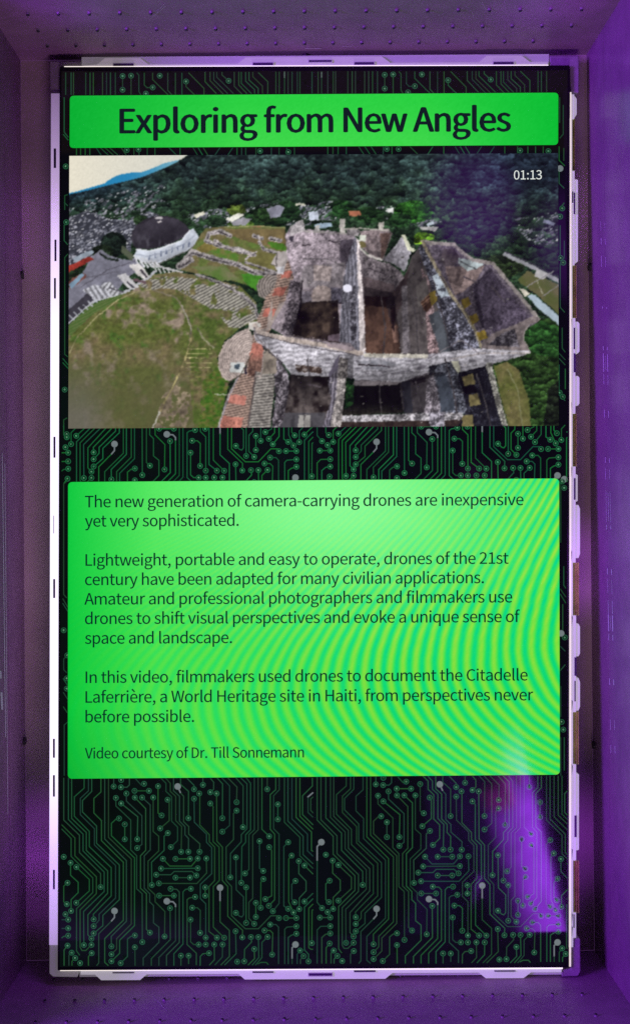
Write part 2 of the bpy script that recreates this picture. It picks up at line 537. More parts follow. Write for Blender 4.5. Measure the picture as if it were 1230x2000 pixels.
def circuit(y):
    g = Glow(y)
    def one(traces, pads, greys, grey_pads, tr, win, ct, cp):
        lo, hi = win
        for l in traces:
            for seg in clip_y([tr(*p) for p in l], lo, hi):
                g.ribbon(seg, 2.1, [c * random.uniform(0.82, 1.15) for c in ct])
        for p in pads:
            x, yy = tr(*p)
            if lo + 2 < yy < hi - 2 and 124 < x < 1104:
                g.disc(x, yy, 4.2, (4, 16, 9)); g.ring(x, yy, 3.7, 5.6, cp); g.disc(x, yy, 2.5, [c * 1.2 + 20 for c in cp]); g.disc(x - .4, yy - .5, 1.2, (130, 165, 132))
        for l in greys:
            for seg in clip_y([tr(*p) for p in l], lo, hi): g.ribbon(seg, 2.8, (104, 112, 116))
        for p in grey_pads:
            x, yy = tr(*p)
            if lo < yy < hi and 122 < x < 1105: g.disc(x, yy, 6.4, (112, 122, 124), 16); g.ring(x, yy, 5.4, 6.6, (92, 100, 102))
    T = [pairs(l) for l in lines_of(TRACES)]; G = [pairs(l) for l in lines_of(GREY)]
    PD = pairs([float(v) for v in PADS.split()]); GP = pairs([float(v) for v in GREY_PADS.split()])
    TT = [pairs(l) for l in lines_of(TOP_TRACES)]; TP = pairs([float(v) for v in TOP_PADS.split()])
    random.seed(3)
    for k in (0, 1):
        sx, sy = 511 * k, -4.2 * k
        t = lambda x, yy, sx=sx, sy=sy: (112 + x / 4.73 + sx, 1515 + yy / 4.73 + sy)
        one(T, PD, G, GP, t, (1515, 1886 - 4 * k), (29, 70, 44), (32, 86, 60))
        t2 = lambda x, yy, sx=sx, sy=sy: (112 + x / 4.73 + sx, 1515 - 912 + yy / 4.73 + sy)
        one(T, PD, G, GP, t2, (830, 945), (20, 88, 47), (28, 98, 60))
    t = lambda x, yy: (112 + x / 4.73, 130 + yy / 4.73)
    one(TT, TP, [pairs([2098, 45, 2098, 105]), pairs([2440, 45, 2440, 100])], [], t, (140, 188), (33, 62, 42), (40, 84, 62))
    t = lambda x, yy: (112 + x / 4.73 + 511, 130 + yy / 4.73 - 2.5)
    one([l for l in TT if l[0][0] < 2110], TP, [], [], t, (139, 186), (33, 62, 42), (40, 84, 62))
    one([pairs(l) for l in lines_of(EDGE_TRACES)], pairs([float(v) for v in EDGE_PADS.split()]), [],
        pairs([float(v) for v in EDGE_GREY_PADS.split()]), lambda x, yy: (x, yy), (140, 1880), (26, 70, 42), (32, 84, 56))
    return g
# ------------------------------------------------------------------ the moving picture on the screen: an aerial view of a ruined palace
def video_picture(X, Y):
    sh = X.shape
    wx = X + (fbm(X, Y, 14) - .5) * 5; wy = Y + (fbm(X + 400, Y + 90, 14) - .5) * 5
    jx = X + (fbm(X + 31, Y, 5, 2) - .5) * 3; jy = Y + (fbm(X, Y + 77, 5, 2) - .5) * 3
    img = np.zeros(sh + (3,)); img[:] = (34, 50, 44)
    big = fbm(X, Y, 60); mid = fbm(X + 9, Y + 5, 18); fine = fbm(X + 3, Y + 8, 5, 3); grit = vnoise(X / 1.3, Y / 1.3)
    def inside(pts, warp=1):
        p = [(pts[i], pts[i + 1]) for i in range(0, len(pts), 2)]
        x, y = (jx, jy) if warp == 1 else ((wx, wy) if warp == 2 else (X, Y))
        m = np.zeros(sh, bool)
        for i in range(len(p)):
            (x1, y1), (x2, y2) = p[i - 1], p[i]
            if y1 == y2: continue
            c = (y1 > y) != (y2 > y)
            m ^= c & (x < (x2 - x1) * (y - y1) / (y2 - y1) + x1)
        return m
    def put(m, c): img[m] = (c if np.ndim(c) > 1 else np.broadcast_to(np.asarray(c, float), sh + (3,)))[m]
    def shade(col, f): return np.asarray(col, float)[None, None] * f[..., None]
    def mix(a, b, t):
        t = np.clip(t, 0, 1)[..., None]; return np.asarray(a, float) * (1 - t) + np.asarray(b, float) * t
    # textures
    ax_, ay_ = X + (mid - .5) * 16 + (fine - .5) * 8, Y * 1.3 + (fbm(X + 60, Y, 12) - .5) * 14
    v1, ox, oy, dd = voro(ax_, ay_, 15); v3, ox3, oy3, dd3 = voro(ax_ + 40, ay_ + 9, 8.5)
    v2, ox2, oy2, dd2 = voro(X + (mid - .5) * 4, Y * 1.2 + (fine - .5) * 4, 3.6)
    clump = fbm(X + 500, Y * 1.6 + 40, 34, 4)
    leaf = (.52 + .42 * (v1 - .5) - .34 * oy - .14 * dd) * (.84 + .5 * (v3 - .5) - .40 * oy3 - .12 * dd3) * (.84 + .4 * (v2 - .5) - .25 * oy2) * (.70 + .6 * fine) * (.62 + .76 * clump) * 2.1
    def forest(col, k=1.0): return shade(col, np.clip(.30 + .78 * leaf * k, .24, 1.7))
    s1, sx, sy, sd = voro(X, Y, 2.4); s2, _, _, sd2 = voro(X + 50, Y + 20, 6.5)
    wash = fbm(X * .9 + 77, Y * .45 + 13, 16, 4); clot = fbm(X + 140, Y + 61, 8, 4)
    def stone(col, a=.5, dark=.5): return shade(col, np.clip(1 + a * .62 * (s1 - .5) + .55 * (wash - .5) + .5 * (fine - .5) + .9 * a * np.minimum(clot - .44, .08), .25, 1.6))
    def speckle(col, lo=.35, hi=1.9, th=.58):
        t = np.clip((.34 * s1 + .66 * clot + .25 * (wash - .5) - th + .24) / .40, 0, 1); return shade(col, (lo + .12) + (min(hi, 1.7) - lo - .12) * t ** 1.6)
    def plain(col, a=.3): return shade(col, 1 + a * (mid - .5) + a * .7 * (fine - .5))
    def stripes(col, ax, ay, per, dep=.45, j=1.5):
        ph = (X * ax + Y * ay + (mid - .5) * j * 2) / per; w = np.abs((ph % 1) - .5) * 2
        return shade(col, (1 - dep * (w < .45)) * (1 + .35 * (fine - .5) + .25 * (s1 - .5)))
    def poly(pts, tex, warp=1): put(inside(pts, warp), tex)
    def line(pts, w, tex, warp=1):
        p = [(pts[i], pts[i + 1]) for i in range(0, len(pts), 2)]; x, y = (jx, jy) if warp else (X, Y)
        m = np.zeros(sh, bool)
        for (x1, y1), (x2, y2) in zip(p[:-1], p[1:]):
            t = np.clip(((x - x1) * (x2 - x1) + (y - y1) * (y2 - y1)) / max((x2 - x1) ** 2 + (y2 - y1) ** 2, 1e-6), 0, 1)
            m |= np.hypot(x - x1 - t * (x2 - x1), y - y1 - t * (y2 - y1)) < w / 2
        put(m, tex)
    def ell(cx, cy, rx, ry, tex, warp=2):
        x, y = (wx, wy) if warp == 2 else (jx, jy); put(((x - cx) / rx) ** 2 + ((y - cy) / ry) ** 2 < 1, tex)

    # sky, far ridge, wooded hill
    sky = mix((226, 220, 202), (205, 205, 196), (X - 136) / 260)
    hill = mix(forest((54, 72, 70), 1.0), forest((46, 66, 46), 1.05), np.clip((Y - 330) / 90 + (mid - .5), 0, 1))
    hill = mix(hill, forest((46, 60, 84)), np.clip((330 - X) / 240, 0, .8) * np.clip((430 - Y) / 60, 0, 1))
    hill = mix(hill, forest((44, 54, 72)), np.clip((X - 850) / 160, 0, .75) * np.clip((430 - Y) / 80, 0, 1))
    hill = hill * (.66 + .66 * big)[..., None]
    put(np.ones(sh, bool), hill)
    ridge = mix((46, 132, 178), (128, 176, 190), (X - 250) / 120 + .3 * (mid - .5))
    poly([130, 381, 175, 371, 210, 362, 245, 354, 280, 345, 320, 329, 345, 317, 369, 300, 330, 300, 130, 300], ridge, 0)
    poly([130, 378, 150, 374, 205, 358, 212, 352, 225, 345, 234, 341, 258, 337, 278, 336, 300, 328, 320, 319, 355, 311, 367, 302, 367, 290, 130, 290], sky, 0)
    # town
    tu, tv = X * .88 + Y * -.42, Y * .88 + X * .42
    c1, cox, coy, cd = voro(tu, tv * 1.9 + (mid - .5) * 3, 13); c2, cox2, coy2, cd2 = voro(tu + 90, tv * 2.0, 6.6)
    roof = mix((164, 164, 174), (84, 86, 98), c2 * 1.1) * (.50 + .45 * fine + .5 * c1 - .35 * coy2)[..., None]
    roof = mix(roof, (150, 108, 92), (c1 > .93).astype(float) * .6)
    def town(m, dens): put(m & ((c1 * .65 + .35 * fbm(X, Y, 30) + .2 * (c2 - .5)) < dens) & (np.maximum(np.abs(cox2), np.abs(coy2)) < .46), roof); put(m & (c2 > .93) & (np.maximum(np.abs(cox2), np.abs(coy2)) < .30), (198, 197, 200))
    town(inside([136, 402, 175, 388, 215, 378, 300, 356, 330, 360, 300, 385, 330, 398, 292, 412, 250, 436, 200, 420, 136, 440], 2), .36)
    poly([132, 425, 170, 412, 215, 428, 260, 430, 292, 412, 312, 420, 290, 432, 262, 448, 256, 492, 210, 505, 132, 520], plain((58, 60, 68)), 2)
    town(inside([132, 425, 170, 412, 215, 428, 260, 430, 292, 412, 312, 420, 290, 432, 262, 448, 256, 492, 210, 505, 132, 520], 2), .66)
    town(inside([362, 420, 420, 408, 470, 412, 500, 400, 560, 396, 585, 402, 610, 400, 640, 392, 690, 405, 640, 440, 560, 440, 470, 440, 400, 446, 385, 438], 2), .58)
    town(inside([735, 405, 770, 402, 800, 425, 860, 432, 900, 450, 880, 460, 800, 440, 740, 425], 2), .42)
    town(inside([1000, 425, 1090, 412, 1090, 480, 1040, 476, 1010, 450], 2), .40)
    for x, y, rx, ry, c in ((222, 478, 26, 26, (30, 40, 34)), (200, 492, 22, 14, (34, 44, 32)), (520, 428, 44, 24, (34, 54, 32)), (520, 420, 26, 14, (44, 66, 38)), (420, 432, 22, 12, (40, 58, 40)),
                            (560, 412, 26, 20, (38, 60, 38)), (668, 408, 22, 18, (38, 66, 36)), (720, 420, 30, 16, (36, 58, 34)), (806, 414, 38, 22, (48, 92, 36)), (780, 430, 24, 14, (36, 60, 34)), (878, 458, 44, 26, (38, 56, 36)),
                            (828, 462, 20, 9, (92, 132, 40)), (818, 470, 10, 7, (112, 150, 40)), (950, 440, 60, 26, (36, 50, 42)), (1050, 500, 40, 18, (34, 48, 36)), (980, 520, 44, 22, (42, 54, 34)),
                            (462, 410, 18, 12, (74, 88, 40)), (470, 438, 26, 7, (84, 112, 50)), (640, 440, 26, 9, (40, 58, 38)), (275, 430, 14, 9, (44, 62, 40))):
        ell(x, y, rx, ry, forest(c, 1.25))
    for p, c in (([378, 420, 398, 412, 402, 418, 384, 426], (206, 202, 186)), ([440, 428, 466, 416, 478, 420, 452, 434], (212, 210, 200)), ([450, 434, 474, 424, 492, 428, 480, 440, 455, 440], (150, 148, 156)),
                 ([520, 408, 545, 400, 556, 406, 548, 424, 528, 426], (132, 132, 146)), ([577, 397, 594, 397, 594, 401, 577, 401], (214, 210, 194)), ([602, 414, 620, 412, 622, 430, 604, 430], (190, 196, 210)),
                 ([614, 438, 646, 434, 649, 443, 616, 447], (150, 168, 184)), ([680, 413, 702, 413, 705, 421, 682, 422], (168, 108, 84)), ([754, 408, 768, 405, 768, 414, 756, 416], (216, 216, 214)),
                 ([832, 436, 846, 431, 848, 438, 834, 441], (192, 204, 212)), ([820, 442, 856, 444, 850, 452, 822, 448], (170, 168, 166)), ([1062, 428, 1084, 436, 1080, 442, 1058, 434], (120, 124, 142)), ([484, 444, 516, 440, 518, 445, 486, 447], (150, 96, 80))):
        poly(p, plain(c, .5))
    # plaza, market roofs
    poly([132, 566, 158, 540, 182, 498, 198, 487, 216, 500, 246, 508, 264, 504, 282, 522, 252, 540, 230, 566, 176, 592, 132, 618], plain((122, 121, 134), .35))
    line([160, 560, 210, 528, 268, 508], 2, plain((92, 90, 100))); line([150, 545, 184, 540, 232, 530], 1.6, plain((96, 94, 104)))
    poly([132, 520, 150, 512, 176, 501, 183, 507, 150, 524, 134, 532], stone((146, 58, 50), .3)); poly([140, 505, 180, 488, 184, 494, 150, 512], plain((150, 160, 172)))
    poly([132, 548, 164, 532, 170, 540, 136, 566], plain((118, 78, 72), .6)); poly([134, 556, 160, 533, 166, 537, 140, 565], plain((122, 146, 166)))
    poly([132, 540, 150, 528, 158, 530, 132, 552], forest((44, 54, 40))); line([196, 496, 212, 506, 230, 508], 5, forest((38, 44, 40)))
    poly([240, 478, 262, 500, 258, 510, 236, 490], plain((86, 92, 76)))
    # domed church
    poly([262, 500, 268, 487, 291, 489, 312, 484, 354, 469, 368, 450, 378, 446, 385, 457, 393, 469, 372, 487, 345, 500, 310, 516, 292, 516, 276, 512], plain((190, 195, 206), .28), 0)
    for i in range(8): line([292 + 11 * i, 507 - 3.6 * i, 293 + 11 * i, 499 - 3.6 * i], 3.0, (118, 126, 148))
    line([276, 513, 310, 515, 345, 499, 372, 487, 392, 469], 2.5, (104, 104, 100)); line([266, 497, 292, 500, 316, 494, 358, 478, 380, 460], 1.8, (158, 164, 178))
    poly([256, 466, 259, 452, 265, 442, 274, 434, 286, 427, 307, 422, 328, 422, 348, 428, 362, 438, 371, 449, 360, 463, 336, 475, 312, 483, 291, 487, 268, 486, 260, 478],
         mix(plain((54, 51, 58), .4), (104, 102, 112), np.clip((fbm(X, Y * .35, 6) - .52) * 4, 0, 1) * np.clip((Y - 455) / 26, 0, .8)), 0)
    ell(311, 426, 8, 2.4, (150, 146, 148), 1); ell(312, 433, 4, 1.6, (178, 172, 172), 1)
    line([266, 487, 291, 490, 312, 486, 355, 470, 371, 450], 2.5, (214, 216, 222))
    for i in range(6): line([262 + 8 * i, 500 + 2 * i, 274 + 8 * i, 520 + .5 * i], 3.4, plain((206, 206, 210)))
    line([300, 518, 356, 532], 4, plain((176, 174, 176)))
    for i in range(6): line([300 + 9 * i, 521 + 1.8 * i, 306 + 9 * i, 530 + 1.8 * i], 2.6, (198, 196, 196))
    # lawn and terraces
    g = fbm(X * .8 + Y * .25, Y, 46, 5); g2 = fbm(X + 200, Y + 300, 15, 4)
    lawn = mix((90, 98, 52), (120, 106, 80), (g - .40) * 3.0); lawn = mix(lawn, (76, 104, 48), (g2 - .57) * 4.5); lawn = mix(lawn, (140, 126, 112), (fbm(X + 70, Y + 7, 22, 4) - .57) * 6)
    tuft = fbm(X + 15, Y * 1.5, 7, 4); lawn = lawn * (.62 + .42 * fine + .36 * tuft)[..., None]
    lower = mix(lawn, (92, 92, 62), np.clip((Y - 660) / 150, 0, .75)); lower = mix(lower, (112, 108, 108), np.clip((230 - X) / 110, 0, .6) * np.clip((Y - 690) / 120, 0, 1))
    poly([130, 640, 178, 594, 215, 582, 262, 566, 296, 536, 345, 531, 420, 545, 470, 560, 500, 590, 506, 625, 470, 640, 440, 665, 425, 700, 430, 730, 447, 745, 436, 790, 424, 840, 130, 840], lower)
    side = mix((80, 96, 46), (114, 104, 76), (g2 - .36) * 3) * (.62 + .45 * fine + .36 * tuft)[..., None]
    poly([355, 560, 420, 575, 470, 620, 440, 660, 425, 700, 430, 730, 447, 745, 436, 790, 424, 840, 380, 840, 372, 760, 372, 690, 374, 640, 362, 608], side)
    poly([130, 655, 130, 640, 178, 594, 215, 582, 250, 570, 225, 588, 176, 618, 140, 655], mix((76, 104, 52), (116, 118, 84), stripes((1, 1, 1), .5, 1, 6)[..., 0] - .5))
    gm = inside([396, 745, 428, 716, 448, 745, 438, 790, 426, 838, 388, 838, 392, 790], 2); put(gm & (fbm(X + 900, Y, 16) > .36), mix((66, 104, 36), (96, 96, 52), (tuft - .30) * 2.4) * (.62 + .45 * fine + .36 * tuft)[..., None])
    put(inside([318, 772, 345, 752, 372, 768, 376, 800, 362, 838, 300, 838], 2) & (fbm(X + 11, Y, 10) > .47), plain((126, 114, 96), .8))
    terr = stripes((164, 160, 150), .50, .86, 5.6, .40, 1.6)
    m = inside([270, 558, 300, 543, 330, 539, 420, 548, 465, 561, 496, 590, 504, 622, 470, 640, 448, 640, 425, 612, 400, 596, 372, 580, 345, 566, 318, 562, 296, 566], 1)
    put(m & (fbm(X, Y + 50, 26) + .35 * (X - 300) / 200 > .33), terr); put(m & (fbm(X + 300, Y + 50, 20) > .64), side)
    line([296, 565, 262, 571, 228, 588, 186, 622, 150, 660, 136, 690], 2.2, plain((150, 144, 108), .6)); line([300, 566, 345, 582, 356, 600, 368, 622, 374, 642, 370, 664], 3, plain((116, 108, 92), .9)); line([356, 596, 366, 622, 374, 644], 2, (166, 160, 150))
    line([374, 660, 362, 700, 350, 728, 336, 760, 322, 785, 312, 808, 298, 838], 2.6, plain((144, 134, 96), 1.2)); line([312, 805, 298, 838], 3.2, plain((176, 172, 164), .6))
    line([385, 640, 400, 664, 418, 680], 3.4, plain((140, 136, 112), .8))
    for i in range(7): line([366 - i, 681 + 9 * i, 412 + 2 * (i % 2), 682 + 9 * i], 1.4, plain((158, 152, 110) if i < 5 else (110, 106, 66), 1.2))
    line([420, 770, 442, 771], 2, (188, 186, 172))
    # white gate houses and the curved wall
    line([132, 634, 160, 606, 184, 588, 216, 579, 250, 568, 268, 556, 292, 541, 302, 531], 5, plain((176, 176, 182), .4))
    poly([132, 608, 172, 572, 186, 584, 132, 632], plain((64, 62, 70)));
    for i in range(6): line([136 + 9 * i, 616 - 7 * i, 145 + 9 * i, 625 - 7 * i], 2.4, (176, 178, 186))
    poly([160, 566, 186, 556, 202, 560, 218, 576, 196, 586, 184, 584], stripes((190, 190, 198), .8, -.5, 9, .35)); poly([196, 556, 214, 550, 240, 574, 222, 580], stripes((196, 196, 202), .8, .6, 8, .4))
    poly([229, 538, 246, 533, 252, 540, 272, 560, 262, 566, 250, 562], plain((202, 200, 202), .35)); line([250, 552, 262, 562], 4, (72, 70, 78)); line([214, 562, 240, 570], 3, (86, 84, 92))
    poly([252, 518, 272, 514, 280, 522, 292, 540, 282, 546, 270, 538], plain((204, 200, 198), .35)); line([276, 528, 286, 540], 4, (70, 66, 72)); line([262, 546, 284, 552], 5, plain((104, 84, 90)))
    # upper plateau with low ruins
    plat = mix((112, 104, 72), (92, 112, 56), (fbm(X + 5, Y, 20) - .45) * 3) * (.8 + .4 * fine)[..., None]
    poly([372, 492, 392, 458, 402, 446, 442, 442, 556, 444, 564, 480, 556, 505, 530, 545, 512, 565, 480, 556, 420, 540, 372, 532, 350, 526], plat)
    poly([440, 446, 556, 448, 562, 470, 545, 488, 500, 476, 455, 462], plain((118, 104, 72), .4)); poly([402, 484, 450, 488, 470, 500, 462, 512, 420, 500], mix((84, 122, 50), (120, 116, 70), (fine - .3) * 2))
    poly([372, 496, 400, 474, 430, 484, 400, 494], plain((118, 108, 62), .5)); poly([522, 472, 556, 476, 560, 492, 530, 484], plain((78, 120, 44), .4)); poly([470, 536, 504, 530, 520, 548, 508, 572, 482, 556], plain((72, 128, 44), .35))
    poly([372, 520, 440, 520, 470, 548, 430, 548, 396, 532], mix((90, 116, 58), (128, 122, 96), (mid - .3) * 2)); poly([486, 486, 540, 500, 536, 528, 500, 524, 480, 508], plain((112, 108, 66), .4))
    for p, w in (([404, 470, 408, 456, 430, 452, 450, 460], 9), ([402, 470, 425, 480, 470, 488, 496, 498], 8), ([420, 470, 440, 484, 480, 494], 7), ([360, 510, 376, 492, 420, 506, 462, 516, 496, 532, 540, 536], 11), ([384, 536, 430, 552, 470, 574, 498, 598, 504, 622], 6), ([496, 460, 512, 466], 8), ([506, 472, 516, 488, 546, 494], 6), ([528, 466, 548, 470], 8), ([480, 506, 500, 492], 4), ([480, 512, 544, 534], 5), ([372, 508, 350, 520], 14)):
        line(p, w, stone((148, 142, 142), .75, .9)); line([v + (1.5 if i % 2 else 0) for i, v in enumerate(p)], w * .35, speckle((112, 106, 108), .4, 1.9))
    line([440, 443, 500, 441, 556, 445], 1.8, (152, 150, 104))
    # side stair: terraces, steps, round aprons
    ap = stripes((160, 148, 144), 0, 1, 1e9, 0); rr = np.hypot(X - 540, Y - 560); ap2 = shade((152, 142, 136), 1 - .38 * (np.abs((rr / 5.2) % 1 - .5) < .22) + .3 * (fine - .5))
    poly([546, 538, 524, 536, 506, 546, 500, 560, 506, 578, 524, 588, 536, 566], ap2)
    poly([552, 498, 580, 500, 574, 540, 556, 590, 532, 640, 514, 670, 510, 740, 496, 836, 424, 836, 446, 768, 478, 716, 490, 668, 498, 636, 520, 580, 536, 560], stripes((168, 144, 132), .22, 1, 5.2, .34, .6))
    for p in ([538, 562, 562, 560, 552, 578, 530, 578], [518, 602, 540, 602, 532, 620, 512, 618], [552, 530, 572, 528, 566, 542, 548, 544]): poly(p, stone((166, 104, 92), .3))
    poly([556, 590, 548, 636, 524, 640, 546, 592], plain((150, 138, 134), .4)); poly([532, 580, 520, 640, 506, 644, 500, 660, 530, 642], plain((152, 140, 134), .4))
    poly([540, 494, 556, 490, 566, 496, 556, 522, 548, 536, 536, 520, 530, 514], plain((168, 160, 158), .4)); poly([540, 522, 556, 520, 554, 536, 542, 534], plain((196, 194, 198)))
    ang = np.arctan2(Y - 695, X - 492); r2 = np.hypot(X - 492, Y - 695)
    poly([486, 640, 462, 650, 440, 668, 427, 694, 426, 716, 434, 738, 450, 746, 470, 730, 490, 690, 494, 660], shade((170, 156, 150), 1 + .16 * np.sin(r2 * 1.5) + .3 * (s1 - .5) + .4 * (fine - .5)))
    poly([494, 668, 512, 672, 516, 690, 512, 735, 484, 735, 486, 700], mix(stone((160, 106, 94), .4), stone((92, 74, 66), .9), np.clip((Y - 690) / 20, 0, .85)))
    poly([448, 770, 482, 774, 478, 792, 440, 786], stone((176, 118, 106), .3)); poly([436, 812, 476, 816, 470, 836, 428, 836], stone((162, 108, 96), .5))
    poly([500, 726, 536, 732, 536, 760, 528, 836, 486, 836, 492, 780], stripes((160, 154, 148), .1, 1, 5.6, .36, 1.2)); line([500, 726, 492, 782, 484, 836], 3, plain((92, 84, 82)))
    poly([451, 708, 478, 707, 477, 728, 450, 727], plain((208, 210, 208), .3)); poly([458, 712, 470, 711, 466, 722, 457, 720], plain((96, 110, 122), .9)); line([480, 712, 480, 730], 3, (40, 38, 52))
    line([466, 734, 452, 762, 440, 792, 426, 836], 3.4, stone((140, 132, 136), .8)); line([516, 684, 510, 735, 500, 735], 3, stone((132, 122, 118), .8))
    poly([486, 630, 502, 628, 512, 636, 500, 646, 486, 642], plain((206, 200, 194), .3))
    # palace: far wall, rooms, cross walls
    poly([556, 458, 600, 448, 692, 456, 712, 520, 714, 690, 560, 660, 528, 640, 556, 590, 574, 540], stone((136, 126, 132), .6, .6))
    poly([566, 442, 592, 428, 597, 452, 640, 450, 690, 456, 690, 500, 676, 520, 600, 520, 576, 548, 560, 500, 557, 460], stone((158, 146, 154), .75, .8))
    poly([566, 442, 592, 428, 596, 450, 566, 462], stone((170, 164, 166), .5)); poly([565, 462, 573, 462, 572, 472, 565, 470], (62, 58, 66))
    poly([616, 440, 624, 440, 624, 452, 614, 452], plain((182, 178, 176))); line([594, 452, 692, 458], 2.4, plain((178, 172, 168)))
    poly([664, 470, 690, 466, 692, 500, 676, 520, 662, 510], stone((96, 88, 98), .7)); poly([592, 520, 674, 512, 672, 560, 584, 562], stone((140, 132, 136), .35, .2))
    poly([612, 518, 648, 520, 645, 550, 612, 548], stone((172, 158, 156), .25, .2)); line([592, 505, 640, 506, 674, 522], 1.6, plain((110, 104, 108)))
    poly([586, 568, 606, 570, 608, 590, 586, 592], stone((112, 106, 114), .6)); poly([644, 562, 672, 562, 670, 592, 646, 588], stone((98, 94, 106), .8))
    poly([608, 588, 610, 566, 622, 558, 636, 558, 646, 566, 646, 588], stone((156, 142, 138), .3, .3))
    poly([586, 592, 660, 586, 664, 668, 572, 654, 580, 620], mix(plain((78, 66, 58), .8), (36, 30, 28), (fbm(X, Y, 22) - .38) * 4)); poly([640, 656, 668, 650, 664, 668, 640, 668], plain((96, 84, 92)))
    poly([566, 548, 586, 548, 590, 596, 582, 610, 570, 656, 548, 652, 560, 600], speckle((104, 96, 102), .45, 1.75, .55)); line([590, 548, 586, 600, 570, 655], 3, (64, 58, 62))
    poly([676, 520, 692, 462, 702, 474, 714, 690, 700, 690, 684, 670, 662, 668, 668, 560], stripes((140, 138, 150), 1, -.06, 7, .3, 5)); poly([684, 560, 694, 556, 696, 672, 684, 668], speckle((94, 92, 100), .45, 1.8, .55))
    poly([696, 466, 704, 470, 708, 560, 714, 688, 702, 690, 699, 560], stone((206, 196, 196), .22, .2))
    # rear rooms
    poly([702, 452, 756, 446, 766, 456, 748, 508, 724, 500, 704, 482], stone((144, 130, 132), .6, .7)); poly([702, 458, 716, 459, 715, 472, 701, 471], plain((206, 208, 196))); poly([700, 472, 712, 472, 716, 482, 704, 484], plain((112, 104, 70)))
    poly([742, 456, 762, 454, 754, 490, 744, 506], stone((112, 92, 86), .5)); poly([716, 488, 744, 492, 742, 506, 720, 500], stone((104, 94, 96), .5)); line([672, 447, 700, 446, 756, 450], 3, plain((176, 170, 164)))
    poly([663, 428, 674, 427, 674, 456, 663, 454], stone((196, 190, 184), .25)); poly([739, 434, 750, 433, 748, 450, 738, 449], stone((196, 190, 182), .25)); poly([676, 448, 702, 448, 700, 462, 676, 458], stone((132, 126, 128), .5))
    poly([700, 484, 712, 492, 720, 500, 740, 510, 762, 515, 782, 530, 790, 545, 764, 604, 712, 594], stone((112, 104, 108), .8, .8)); line([702, 484, 716, 498, 740, 506, 770, 513], 4, plain((184, 178, 174)))
    poly([746, 508, 768, 484, 784, 462, 802, 492, 790, 530, 770, 516], mix(stone((152, 148, 156), .4), stone((92, 88, 94), .5), (770 - X) / 20)); poly([783, 459, 790, 460, 803, 484, 812, 487, 806, 492, 796, 489], (206, 206, 184))
    poly([710, 560, 764, 572, 768, 600, 776, 640, 784, 692, 714, 690], plain((94, 72, 62), .5)); poly([708, 540, 770, 556, 766, 596, 710, 584], stone((104, 92, 94), .4, .3)); poly([712, 578, 768, 580, 766, 600, 712, 598], plain((64, 48, 44), .6))
    # middle cross walls
    poly([766, 600, 786, 548, 804, 500, 822, 478, 842, 540, 862, 590, 882, 700, 836, 692, 782, 692, 776, 640], plain((88, 82, 82), .5)); poly([752, 590, 786, 545, 800, 520, 790, 580, 776, 612, 768, 650], plain((72, 62, 62), .5))
    poly([764, 640, 776, 634, 778, 668, 768, 670], plain((150, 118, 106), .6)); poly([762, 600, 772, 600, 770, 650, 764, 640], plain((52, 40, 40)))
    poly([784, 560, 794, 556, 800, 690, 786, 690], stone((112, 106, 110), .6)); poly([822, 520, 836, 545, 846, 600, 856, 690, 846, 716, 836, 690, 830, 600], speckle((126, 108, 110), .5, 1.5, .5)); poly([836, 616, 856, 606, 878, 650, 886, 688, 866, 706, 850, 660], plain((82, 86, 92), .3))
    poly([816, 484, 828, 472, 846, 500, 870, 552, 904, 610, 930, 652, 936, 688, 900, 704, 882, 700, 868, 640, 850, 586, 836, 540], speckle((104, 104, 116), .35, 2.0, .56))
    poly([844, 540, 860, 530, 874, 556, 878, 578, 862, 582, 850, 566], mix(plain((184, 194, 204), .2), (80, 82, 92), (fine - .58) * 9)); poly([812, 560, 830, 540, 838, 570, 828, 600, 816, 600], plain((108, 102, 100), .4))
    poly([820, 592, 844, 568, 848, 578, 828, 606], stripes((128, 98, 82), .6, .7, 5, .4)); poly([838, 574, 848, 566, 854, 586, 842, 598], plain((134, 116, 58), .4)); poly([826, 600, 840, 586, 842, 600, 832, 610], plain((70, 52, 42)))
    # right bastion
    poly([820, 470, 886, 476, 920, 506, 962, 514, 1002, 560, 1054, 622, 1040, 636, 940, 684, 926, 650, 898, 600, 866, 548, 836, 494], stone((98, 90, 100), .75, .8))
    poly([866, 486, 884, 484, 898, 502, 884, 520, 868, 520, 858, 508], plain((82, 74, 78), .8)); poly([868, 520, 900, 520, 946, 518, 930, 548, 906, 568, 888, 578, 876, 552], stone((128, 112, 110), .4, .3)); poly([922, 560, 956, 522, 996, 574, 1036, 622, 980, 650, 940, 640], stone((86, 78, 92), .7, .9))
    poly([896, 504, 924, 508, 944, 516, 936, 522, 914, 530, 894, 514], plain((162, 172, 174), .5)); line([900, 512, 930, 526], 2, (70, 72, 74))
    line([824, 472, 886, 478, 906, 496, 922, 507, 962, 515, 1000, 560, 1050, 622], 7, stone((140, 132, 130), .3, .2)); line([824, 472, 850, 520, 880, 575, 908, 612, 930, 650, 938, 676], 6, stone((146, 136, 116), .5, .4))
    for p in ([899, 586, 914, 580, 919, 594, 905, 604], [916, 618, 930, 612, 936, 626, 921, 634], [930, 650, 946, 645, 952, 660, 936, 666]): poly(p, plain((130, 112, 52), .4))
    poly([936, 690, 942, 668, 960, 652, 1000, 636, 1044, 616, 1056, 624, 1034, 634, 1024, 646, 1023, 664, 1034, 682, 1036, 690], stone((122, 112, 112), .25, .2)); poly([952, 674, 978, 652, 1004, 642, 1010, 664, 1014, 678], speckle((88, 84, 90), .5, 1.7, .55))
    line([1034, 634, 1024, 646, 1023, 664, 1034, 684], 2, (170, 162, 158))
